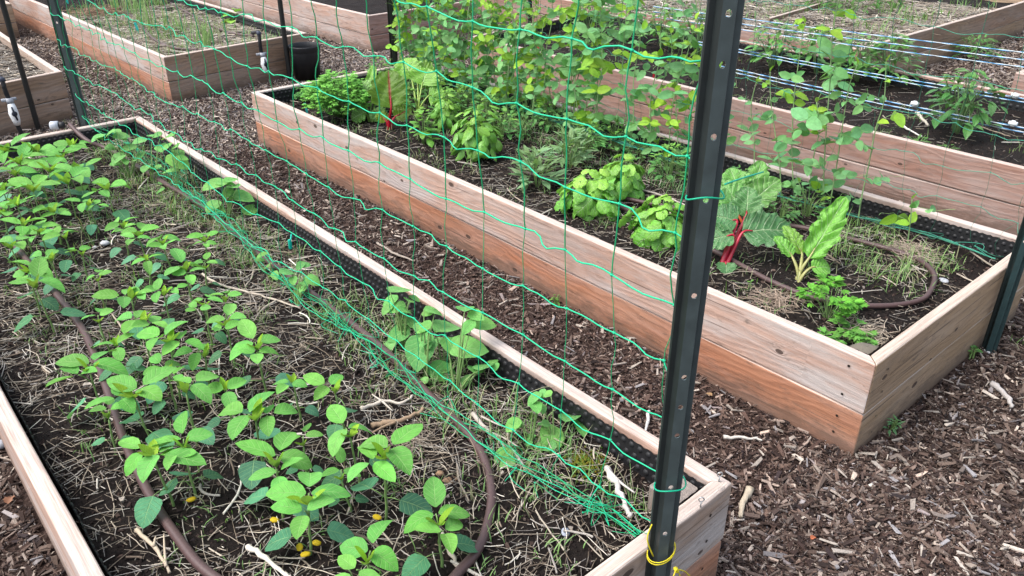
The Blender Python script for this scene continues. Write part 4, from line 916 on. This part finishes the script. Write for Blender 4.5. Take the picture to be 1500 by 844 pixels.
# ---------------------------------------------------------------- nets
GR=(.008,.50,.25); GV=(.008,.33,.13)
def wig(p,q,n,a,sag=0.):
    a=a*random.uniform(.3,1.6); sag=sag*random.uniform(.2,2.2)
    p=np.array(p);q=np.array(q); t=np.linspace(0,1,n+1)[:,None]; r=p+(q-p)*t
    ph=random.uniform(0,6); d=np.linalg.norm(q-p); k=np.sin(pi*t)
    off=np.concatenate([np.sin(t*5+ph),np.cos(t*4+ph*2),np.sin(t*6+ph*3)],1)*a*k
    off[:,2:3]-=sag*k*d; return r+off
def knot(m,p,r,col): blob(m,p,(r,r*.9,r*.8),col,hd(random.uniform(0,6)),6,4,.15)
def net(name,label,X0,Ya,Yb,zr,pitch,rh,rv,colh,colv,hem,hemn,sp,ends=(),seed=3,wamp=.006,jit=.006,hemr=.0011,taper=True,diag=.0):
    random.seed(seed); ny=int((Yb-Ya)/pitch)+1; t=thing(name,label,'net',(X0,Ya,.3),None)
    Kn={}
    for j,z in enumerate(zr):
        for k in range(ny):
            y=Ya+k*pitch+random.uniform(-1,1)*jit
            f=k/ny
            Kn[j,k]=np.array([X0+.012*sin(k*.6+j)+random.uniform(-1,1)*jit*.8,y,z+random.uniform(-1,1)*jit+.006*sin(k*.9+j*1.3)])
    hc=MB(); vc=MB()
    for j in range(len(zr)):
        pts=[]
        for k in range(ny-1):
            s=wig(Kn[j,k],Kn[j,k+1],6,wamp*.7,.035); pts+=list(s[:-1])
        pts.append(Kn[j,ny-1])
        tube(hc,pts,rh*random.uniform(.9,1.1),6,colh)
        for k in range(ny): knot(hc,Kn[j,k],rh*2.6,colh)
        for (pk,e) in ends:
            kk=0 if pk==0 else ny-1
            tube(hc,wig(Kn[j,kk],[e[0],e[1],Kn[j,kk][2]-.02],4,.004),rh*.9,5,colh)
    for k in range(ny):
        for j in range(len(zr)-1):
            rr=rv*(1.25 if zr[j]>1.0 else .8); a,b_=Kn[j,k],Kn[j+1,k]
            tube(vc,wig(a,b_,5,wamp*.45),rr,5,colv,cap=False)
    hp=smooth_path(hem,8); s=np.concatenate([[0],np.cumsum(np.linalg.norm(np.diff(hp,axis=0),axis=1))])
    def hat(q,o=0): return np.array([np.interp(q,s,hp[:,i]) for i in range(3)])
    gh=MB()
    for n_ in range(hemn):
        q=0; pts=[]; ph=random.uniform(0,6); w=random.uniform(.4,1)*sp
        while q<s[-1]:
            e=.25+.75*min(1,q/.3)*min(1,(s[-1]-q)/.3+.2)
            pts.append(hat(q)+np.array([sin(q*7+ph)*w+random.uniform(-1,1)*w*.25,0,abs(sin(q*5+ph*2))*w*.6+random.uniform(0,.006)])*e); q+=.045
        tube(gh,smooth_path(pts,2),hemr*random.uniform(.8,1.3),5,tuple(np.array(colh if n_%2 else colv)*random.uniform(.8,1.15)),cap=False)
    for n_ in range(int(s[-1]*11)):    # loose loops and knots of the gathered edge
        q=random.uniform(0,s[-1]); c=hat(q); pts=[c+np.array([random.uniform(-1,1)*sp*1.5,random.uniform(-.06,.06),random.uniform(-.004,.03)]) for _ in range(4)]
        tube(gh,smooth_path(pts,4),hemr*.8,4,colh if random.random()<.5 else colv,cap=False)
        if n_%2: knot(gh,pts[1],hemr*2.4,colh)
    j=len(zr)-1
    for k in range(ny):   # drop cords to the gathered edge
        a=Kn[j,k]; q=min(s,key=lambda v:abs(hat(v)[1]-a[1])); b_=hat(q)
        tube(vc,wig(a,b_+np.array([0,random.uniform(-.03,.03),0]),6,wamp*1.6),rv*.8,4,colv,cap=False)
    hc.build('cross_cords',CORD,t)['label']='bright green cross cords with knots'; vc.build('upright_cords',CORD,t); gh.build('gathered_edge',CORD,t)['label']='bunched lower edge lying on the straw'
    return t
hem=[P(x,y,z) for x,y,z in ((945,792,.30),(896,755,.275),(850,735,.27),(760,688,.265),(700,640,.26),(650,604,.26),(600,560,.265),(540,510,.265),(480,468,.265),(400,398,.27),(300,300,.27),(235,245,.28),(180,205,.33))]
net('trellis_net','green knotted trellis net in front, running the length of the soybean bed',1.04,.752,4.74,[1.60,1.458,1.32,1.18,1.045,.90,.768,.638,.505,.375],.1375,.0016,.0012,GR,GV,hem,5,.042,ends=((0,(NPX,NPY+.01)),(1,(1.052,4.74))),seed=11,wamp=.009,jit=.007)
hem2=[P(x,y,.27) for x,y in ((1458,380),(1380,352),(1290,328),(1180,300),(1080,272))]+[np.array([3.05,2.3,.29]),np.array([3.06,2.6,.30]),np.array([3.1,3.4,.29]),np.array([3.12,4.7,.31])]
net('trellis_net','finer teal net behind, carrying the pea vines in the middle bed',3.13,.80,4.78,[1.38,1.22,1.06,.90,.74,.58,.44],.15,.0011,.0008,(.04,.28,.19),(.02,.15,.09),hem2,5,.016,ends=((0,(2.96,.74)),(1,(3.12,4.8))),seed=5,wamp=.012,jit=.014,hemr=.0015)
random.seed(21)
def cord(name,label,cat,pts,r,col,mat=CORD,k=6,n=7,group=None,smooth=True):
    m=MB(); tube(m,smooth_path(pts,k) if smooth else pts,r,n,col); return tag(m.build(name,mat),label,cat,group)
# ties round the near post
def ring(px,py,r=.036,tail=None,col=(.0,.36,.2),rr=.0016,name='net_tie',label='',extra=0):
    z=PY(px,py,.70)[2]; a=np.linspace(0,2*pi,20); m=MB()
    tube(m,[(NPX+r*cos(t),NPY-.002+r*.75*sin(t),z+.006*sin(t*2)) for t in a],rr,6,col)
    if tail: tube(m,smooth_path([PY(x,y,.672) for x,y in tail],5),rr,6,col)
    return tag(m.build(name,CORD),label,'tie')
ring(1045,285,label='green cord tie at a hole of the front post, upper one')
ring(985,713,label='green cord tie round the front post level with the bed rim')
m=MB(); z=PY(965,830,.69)[2]; a=np.linspace(0,2*pi,24)
for dz in (0,.006): tube(m,[(NPX+.033*cos(t),NPY+.025*sin(t),z+dz+.008*cos(t)) for t in a],.0012,6,(.62,.52,.01))
c=PY(990,834,.668); knot(m,c,.006,(.62,.52,.01)); knot(m,c+np.array([.004,0,-.008]),.005,(.62,.52,.01))
for tx,ty in ((1012,846),(998,856),(984,850)): tube(m,smooth_path([c,(c+PY(tx,ty,.66))/2+np.array([.003,0,.004]),PY(tx,ty,.66)],4),.0014,5,(.62,.52,.01))
tube(m,smooth_path([PY(957,815,.69),PY(948,790,.70),PY(955,768,.705)],4),.0015,5,(.62,.52,.01))
tag(m.build('yellow_twine',CORD),'yellow twine knotted round the foot of the front post','twine')
cord('loose_cord','bright teal cord stretched right of the dark post over the chard','cord',[PX(1062,270,1.6),PX(1085,262,1.72),PX(1118,252,1.9)],.0022,(.0,.40,.26))
# twine lines with clips over the pepper bed
TW=(.45,.62,.78)
def twines(label,X,pix,nl,dz,clips,ex):
    t=thing('twine_line',label,'twine',tuple(PX(*pix[0],X)),'striped twine lines over the pepper bed')
    a=PX(*pix[0],X); b_=PX(*pix[1],X); d=b_-a; a2=a-d*ex[0]; b2=b_+d*ex[1]
    for n_ in range(nl):
        m=MB(); N=60; off=np.array([0,0,-dz*n_])
        for w in (0,1):
            tt=np.linspace(0,1,N)[:,None]; pts=a2+(b2-a2)*tt+off+np.concatenate([np.cos(tt*90+pi*w)*.0022,0*tt,np.sin(tt*90+pi*w)*.0022-.01*np.sin(pi*tt)],1)
            tube(m,pts,.0022,5,(.65,.72,.76) if w==0 else (.08,.32,.62),cap=False)
        m.build('twine',CORD,t)
    for (cx,cy) in clips:
        m=MB(); p=PX(cx,cy,X-.01); box(m,p,(.012,.02,.03),(.72,.75,.76)); tube(m,[p+np.array([0,-.02,.0]),p+np.array([0,.02,0])],.011,8,(.7,.74,.76)); m.build('clip',GALV,t)
def box(m,p,s,col,yaw=0.,bev=.15):
    sx,sy,sz_=[q/2 for q in s]; V=[]
    for z,k in ((-sz_,1-bev),(-sz_*(1-bev),1),(sz_*(1-bev),1),(sz_,1-bev)):
        for a,b_ in ((-1,-1),(1,-1),(1,1),(-1,1)):
            x,y=a*sx*k,b_*sy*k; V.append((p[0]+x*cos(yaw)-y*sin(yaw),p[1]+x*sin(yaw)+y*cos(yaw),p[2]+z))
    F=[[3,2,1,0],[12,13,14,15]]
    for l in range(3): F+=[[l*4+q,l*4+(q+1)%4,l*4+4+(q+1)%4,l*4+4+q] for q in range(4)]
    m.add(V,F,col,[(0,.5,0)]*16)
twines('three blue and white twine lines high over the pepper bed',5.3,[(1100,27),(1500,76)],3,.04,[],(.5,.2))
twines('blue and white twine pair over the near side of the peppers, with two white clips',4.7,[(1275,141),(1500,187)],2,.022,[(1340,152),(1484,181)],(1.6,.2))
twines('blue and white twine pair along the far board, with one white clip',5.2,[(1275,105),(1500,144)],2,.02,[(1487,140)],(1.5,.2))
# ---------------------------------------------------------------- drip hoses
HB=(.085,.05,.048)
def hose(label,pix,z=SOIL+.021,r=.0115,pre=(),post=()):
    pts=list(pre)+[P(x,y,z) for x,y in pix]+list(post); pts=[np.array(p) for p in pts]
    return cord('drip_hose',label,'hose',pts,r,HB,RUBB,6,10,'brown drip hoses')
con=P(82,184,.352)
hose('brown soaker hose looping round the soybean bed',[(165,222),(230,262),(300,305),(390,380),(470,440),(560,510),(640,590),(690,640),(712,680),(720,735),(705,795),(675,835),(600,905),(470,930),(370,880),(300,835),(262,790),(225,735),(190,665),(168,605),(148,545),(125,490),(98,450),(60,405),(30,370),(10,345)],pre=(con+np.array([.06,-.03,.0]),P(128,206,.30)))
t=thing('hose_connector','grey threaded hose connector resting on the far rim of the soybean bed','hose connector',con); m=MB()
ax=np.array([.9,-.45,0]); ax/=np.linalg.norm(ax)
m=MB(); tube(m,[con-ax*.028,con-ax*.024,con+ax*.012,con+ax*.014],[.018,.023,.023,.018],14,(.42,.45,.5)); m.build('collar',GALV,t)
m=MB(); tube(m,[con+ax*.014,con+ax*.04,con+ax*.042],[.018,.017,.012],12,(.02,.02,.022)); m.build('sleeve',PLAST,t)
hose('brown soaker hose curving round the front corner of the middle bed',[(760,250),(850,275),(960,300),(1080,320),(1167,332),(1234,347),(1284,360),(1325,372),(1354,386),(1369,405),(1362,428),(1345,441),(1301,448),(1244,446),(1187,435),(1127,411),(1077,384),(1000,345),(900,300),(800,262)],r=.0095)
hose('brown soaker hose, left loop in the onion bed',[(150,-10),(190,22),(212,45),(232,62),(258,71),(290,73)],r=.01)
hose('brown soaker hose, right loop joining the valve of the onion bed',[(250,5),(290,27),(315,40),(340,49),(372,53)],r=.01)
# ---------------------------------------------------------------- valves
def valve(label,pix_elbow,pix_pipe,pix_clamp,pix_body,pix_end,Y):
    e=PY(*pix_elbow,Y-.03); t=thing('irrigation_valve',label,'valve',e,'irrigation valves'); p=PY(*pix_pipe,Y-.035); cl=PY(*pix_clamp,Y-.02); bo=PY(*pix_body,Y-.04); en=PY(*pix_end,Y-.04)
    m=MB(); tube(m,smooth_path([e+np.array([-.02,.07,.0]),e+np.array([0,.01,.012]),e+np.array([0,-.005,-.02]),p,cl],4),.014,9,(.02,.02,.024)); knot(m,e+np.array([0,0,.006]),.024,(.05,.06,.09)); m.build('pipe',PLAST,t)
    m=MB(); box(m,cl,(.085,.014,.018),(.30,.32,.36)); tube(m,[cl+np.array([0,-.02,.012]),cl+np.array([0,-.02,-.02])],.021,10,(.30,.32,.36)); m.build('clamp',GALV,t)
    d=nrm(en-cl); L=np.linalg.norm(en-cl); m=MB()
    tube(m,[cl+d*.02+np.array([0,-.02,0]),cl+d*L*.3+np.array([0,-.02,0]),bo+np.array([0,-.012,0]),cl+d*L*.8+np.array([0,-.02,0]),en+np.array([0,-.012,0])],[.018,.024,.029,.024,.018],12,(.74,.76,.78)); m.build('valve_body',GALV,t)
    m=MB(); c=bo+np.array([0,-.042,0]); blob(m,c,(.017,.008,.017),(.02,.025,.04),(1,0,0),10,6); tube(m,[c+np.array([-.006,-.004,.045]),c,c+np.array([.006,-.004,-.042])],[.005,.008,.005],6,(.02,.025,.04)); m.build('handle',PLAST,t)
    return en,t
valve('white ball valve with black handle on the onion bed end board',(379,50),(381,66),(383,79),(386,93),(389,106),6.155)
en,_t=valve('white ball valve with black handle at the left edge',(3,118),(8,134),(13,146),(19,165),(25,182),5.87)
cord('riser_pipe','black riser pipe going from the left valve into the mulch','pipe',[en,en+np.array([.01,0,-.06]),np.array([en[0]+.03,en[1],-.02])],.014,(.02,.02,.022),PLAST)
# ---------------------------------------------------------------- black pot
t=thing('nursery_pot','empty black plastic nursery pot at the corner of the onion bed','pot',(3.09,6.08,0)); m=MB()
prof=[(.0,.012),(.095,.012),(.098,.0),(.118,.225),(.119,.23),(.124,.235),(.126,.262),(.1285,.27),(.126,.276),(.121,.272),(.117,.24),(.094,.02),(.0,.02)]
n=32; V=[(3.09+r_*cos(a),6.08+r_*sin(a),z) for r_,z in prof for a in np.arange(n)*2*pi/n]; i=np.arange(len(prof)-1)[:,None]*n; j=np.arange(n)[None]
m.add(V,np.stack([i+j,i+(j+1)%n,i+n+(j+1)%n,i+n+j],-1).reshape(-1,4),(.02,.021,.024)); m.build('pot_wall',PLAST,t)
# ---------------------------------------------------------------- small things
def stake(px,py,label,col,h=.07,w=.007,z=SOIL,name='plant_tag'):
    b=P(px,py,z); t=MB(); l=np.array([random.uniform(-.2,.2),random.uniform(-.2,.2),1])
    p=b+l*h; s=_R*w; f=-_fh*.0012
    V=[b-s*.3,b+s*.3,b+l*h*.35+s,b+l*h*.35-s,p+s,p-s]; V2=[v+f*2 for v in V]
    t.add(V+V2,[[0,1,2,3],[3,2,4,5],[7,6,9,8],[8,9,11,10],[0,3,9,6],[1,7,8,2],[3,5,11,9],[2,8,10,4],[5,4,10,11],[0,6,7,1]],col,[(0,.5,0)]*12)
    return tag(t.build(name,GALV,smooth=False),label,'plant tag')
stake(451,168,'teal plant tag stuck at the left end of the middle bed',(.02,.38,.36))
stake(204,50,'teal plant tag in the onion bed behind the board',(.02,.40,.36),.10,.012)
stake(100,6,'teal plant tag at the top edge in the onion bed',(.02,.40,.36),.06,.012)
stake(957,118,'small red tag on the near board of the pepper bed',(.6,.01,.03),.05,.006,.3)
stake(787,78,'pinkish red tag at the left end of the pepper bed',(.6,.02,.06),.05,.008,.3)
m=MB(); p=P(425,358,.31); box(m,p,(.012,.006,.04),(.0,.45,.33)); tube(m,[p,p+np.array([.02,.02,.03])],.003,5,(.0,.45,.33)); tag(m.build('net_clip',GALV),'turquoise clip hanging on the net beside the inner liner','clip')
def stick(label,pix,r,col=(.50,.43,.35),forks=(),z=SOIL,name='dry_stick',cat='stick',dz=.018):
    t=MB(); pts=[P(x,y,z+dz) for x,y in pix]; K=len(pts)*5-4
    pth=smooth_path(pts,5); pth+=rng.normal(0,r*.25,pth.shape); K=len(pth)
    tube(t,pth,np.linspace(r,r*.55,K)*rng.uniform(.85,1.2,K),7,col)
    for f in forks: q=smooth_path([P(x,y,z+dz+.004) for x,y in f],4); tube(t,q,np.linspace(r*.6,r*.25,len(q)),5,col)
    return tag(t.build(name,STRAW),label,cat,'dry sticks lying about')
stick('long dry forked twig lying across the middle of the soybean bed',[(296,402),(325,418),(365,428),(405,440),(440,452)],.005,forks=[[(365,428),(400,425),(440,415)],[(405,440),(385,452),(372,470)]])
stick('forked pale stick right of the middle of the soybean bed',[(530,600),(560,588),(587,590),(606,580)],.006,(.55,.49,.42),[[(560,588),(545,578)],[(560,588),(575,602)]])
stick('thick knotted brown root in front of the net hem',[(545,622),(580,618),(612,606),(618,598)],.008,(.33,.23,.15),[[(580,618),(560,626),(545,634)]])
stick('white stalk pointing to the bottom edge under the front seedlings',[(362,800),(385,815),(415,838),(425,846)],.0065,(.66,.6,.52))
stick('forked pale stalk left of the white stalk, by the hose',[(200,776),(225,800),(248,838)],.006,(.52,.43,.32),[[(225,800),(228,786)],[(243,830),(241,805),(240,782)]])
stick('thick pale cut stem leaning beside the front most seedling',[(640,772),(655,798),(672,830)],.008,(.56,.49,.40))
stick('bleached split stalk pointing at the foot of the front post',[(887,684),(900,708),(915,736),(924,758)],.0085,(.58,.54,.50),[[(887,684),(908,706),(930,722)]])
stick('dead stalks under the net hem near the front',[(692,606),(718,634),(752,662),(770,690)],.006,(.48,.43,.37),[[(718,634),(735,640),(760,655)],[(705,610),(730,622),(765,634)]])
stick('white stick lying in the bed behind the basil pair',[(930,275),(985,292),(1010,305)],.005,(.5,.44,.38))
stick('white twig on the pepper bed soil',[(1322,184),(1335,192),(1350,200)],.006,(.62,.6,.55),dz=.02)
stick('pale bark tube on the pepper bed soil near the white clip',[(1343,165),(1352,175),(1360,184)],.011,(.55,.5,.42),dz=.02)
stick('thin stick at right in the pepper bed',[(1425,182),(1455,192),(1480,200)],.004,(.45,.36,.27),dz=.02)
stick('long bleached splinter on the path right of the front post',[(1060,640),(1090,641),(1116,644)],.006,(.60,.56,.50),z=0)
stick('broad pale wood chip on the path beside the bed corner',[(1099,715),(1092,733),(1084,756)],.011,(.52,.44,.33),z=0)
stick('grey split stick on the path between the two beds',[(552,356),(580,372),(608,382)],.006,(.38,.33,.28),z=0)
stick('curved white stick on the path behind the bed rim',[(950,602),(949,620),(942,638)],.006,(.62,.6,.58),z=0)
stick('thick grey stick on the mulch at the right edge',[(1452,562),(1472,578),(1484,596)],.011,(.45,.42,.40),z=0,dz=.015)
def rock(label,px,py,r,col,z=SOIL,name='stone',cat='stone',rough=.12,fl=.6):
    t=MB(); p=P(px,py,z); p[2]+=r*fl*.5; blob(t,p,(r,r*.8,r*fl),col,hd(random.uniform(0,6)),10,7,rough); return tag(t.build(name,CRUMB),label,cat)
rock('larger white stone on bare soil between the seedlings',154,358,.018,(.55,.56,.58)); rock('small white stone beside the larger one',139,363,.009,(.6,.6,.6))
rock('grey stone on the mulch at the left edge',6,652,.022,(.34,.35,.38),0)
rock('flat grey pebble beside the moss near the front end',836,676,.013,(.28,.31,.36),fl=.35); rock('bluish stone under the net hem near the front post',828,782,.014,(.38,.42,.5))
rock('flat greyish stone in the front corner of the middle bed',1268,517,.05,(.17,.15,.12),.285,fl=.3); rock('pale shell chip inside the hose bend of the middle bed',1382,412,.02,(.42,.44,.48),fl=.3)
rock('white pebble on the mulch below the bed corner',1276,712,.008,(.7,.68,.62),0)
rock('white stone at the foot of the green post',1446,516,.014,(.6,.62,.64),0)
t=MB(); c=P(857,678,SOIL+.005)
for k in range(260):
    p=c+np.array([rng.normal(0,.025),rng.normal(0,.025),0]); blob(t,p+np.array([0,0,.008*math.exp(-np.sum((p-c)[:2]**2)/.001)]),(.004,.004,.004),(.12*random.uniform(.5,1.5),.14,.015),n=5,m=3)
tag(t.build('moss_patch',CRUMB),'yellow green moss cushion near the front end of the net','moss')
def tangle(label,px,py,R,n,r,col,z=SOIL,h=.03):
    t=MB(); c=P(px,py,z)
    for k in range(n):
        a=random.uniform(0,6.28); q=[c+np.array([random.gauss(0,R*.5),random.gauss(0,R*.5),random.uniform(0,h)])]
        for s in range(3): a+=random.uniform(-1,1); q.append(q[-1]+np.array([cos(a)*R*.4,sin(a)*R*.4,random.uniform(-.012,.008)])); q[-1][2]=max(q[-1][2],z+.004)
        tube(t,q,r*random.uniform(.6,1.4),4,tuple(np.array(col)*random.uniform(.6,1.3)),cap=False)
    tag(t.build('root_ball',STRAW),label,'roots')
tangle('clump of thin dead roots above the bare soil patch',600,655,.055,110,.0009,(.33,.27,.21))
tangle('brown dry root ball behind the board of the onion bed',143,22,.16,260,.002,(.34,.22,.15),h=.06)
tangle('dry grass tuft inside the hose bend of the middle bed',1335,375,.07,150,.001,(.42,.34,.27),h=.035)
tangle('dry roots in front of the yellow stemmed chard',1135,442,.07,120,.0011,(.40,.31,.24),h=.03)
tangle('dry straw tuft at the front corner of the middle bed',1265,490,.06,110,.0012,(.45,.38,.3),h=.03)
for lb,x,y,r in (('knobbly tan root crumbs left of the hose bend, left piece',645,697,.012),('knobbly tan root crumbs left of the hose bend, middle piece',657,708,.014),('knobbly tan root crumbs left of the hose bend, right piece',668,706,.011)): rock(lb,x,y,r,(.33,.21,.13),name='root_piece',cat='root',rough=.25,fl=.8)
def dryleaf(label,px,py,L,col,z=0.,ang=0.):
    t=MB(); p=P(px,py,z+.018); leaf(t,p,hd(ang,.1),UPV,L,L*.6,.8,.7,.7,.5,.03,col,8,6); tag(t.build('dry_leaf',STRAW),label,'dry leaf')
dryleaf('curled brown dry leaf on the mulch at the left edge',12,738,.05,(.22,.12,.07),ang=1.2); dryleaf('small orange brown leaf on the mulch near the bottom',1188,790,.025,(.34,.12,.05)); dryleaf('tan dry leaf on the mulch beside the dark post',1043,580,.03,(.35,.2,.1),ang=1.5)
# screw eyes on the corner of the front bed
def eye(px,py,label):
    p=P(px,py,.33); m=MB(); tube(m,[p+np.array([0,0,-.01]),p+np.array([0,0,.014])],.0018,6,(.45,.45,.45)); a=np.linspace(0,2*pi,14)
    tube(m,[p+_R*.006*cos(q)+np.array([0,0,.02+.006*sin(q)]) for q in a],.0015,5,(.45,.45,.45)); tag(m.build('screw_eye',col_steel),label,'screw eye')
col_steel=col_mat('zinc_steel',.35,60.,.2,.1,.0004,.5,.8)
eye(1053,705,'small screw eye standing on the outer corner of the front bed'); eye(1026,742,'screw eye on the end board beside the front post')
bush('clover_sprig','small clover sprig at the foot of the green post','clover',None,(1422,524,),.03,.05,9,.03,.8,(.1,.26,.06),LEAF,soil=0.0)
bush('weed_sprig','bluish green weed sprig beside the bed corner board','weed',None,(1308,632),.03,.05,16,.035,.3,(.12,.28,.12),LEAF,soil=0.0)
bush('path_sprout','tiny green sprout at the foot of the long side board','sprout',None,(815,444),.03,.04,9,.03,.4,(.14,.3,.06),LEAF,soil=0.0)

# screw heads near the corners of the two nearest beds
def screws(bedname_idx,pts):
    par=[o for o in C.objects if o.name.split('.')[0]=='raised_bed'][bedname_idx]
    for p,nv in pts:
        m=MB(); nv=np.array(nv,float); p=np.array(p); s_=np.array([nv[1],-nv[0],0]); V=[p+nv*.0035]; n=8
        for k in range(n): a=k*2*pi/n; V.append(p+nv*.0030+(s_*cos(a)+np.array([0,0,1.])*sin(a))*.0045)
        m.add(V,[[0,1+k,1+(k+1)%n] for k in range(n)],(.06,.055,.05)); m.build('screw',col_steel,par)
screws(0,[((1.24,.735,z),(0,-1,0)) for z in (.06,.11,.20,.28)]+[((1.02,.735,z),(0,-1,0)) for z in (.22,.27)])
screws(1,[((2.035,y,z),(-1,0,0)) for y in (.83,4.70) for z in (.05,.11,.19,.29)]+[((2.12,.755,z),(0,-1,0)) for z in (.05,.11,.20,.28)])
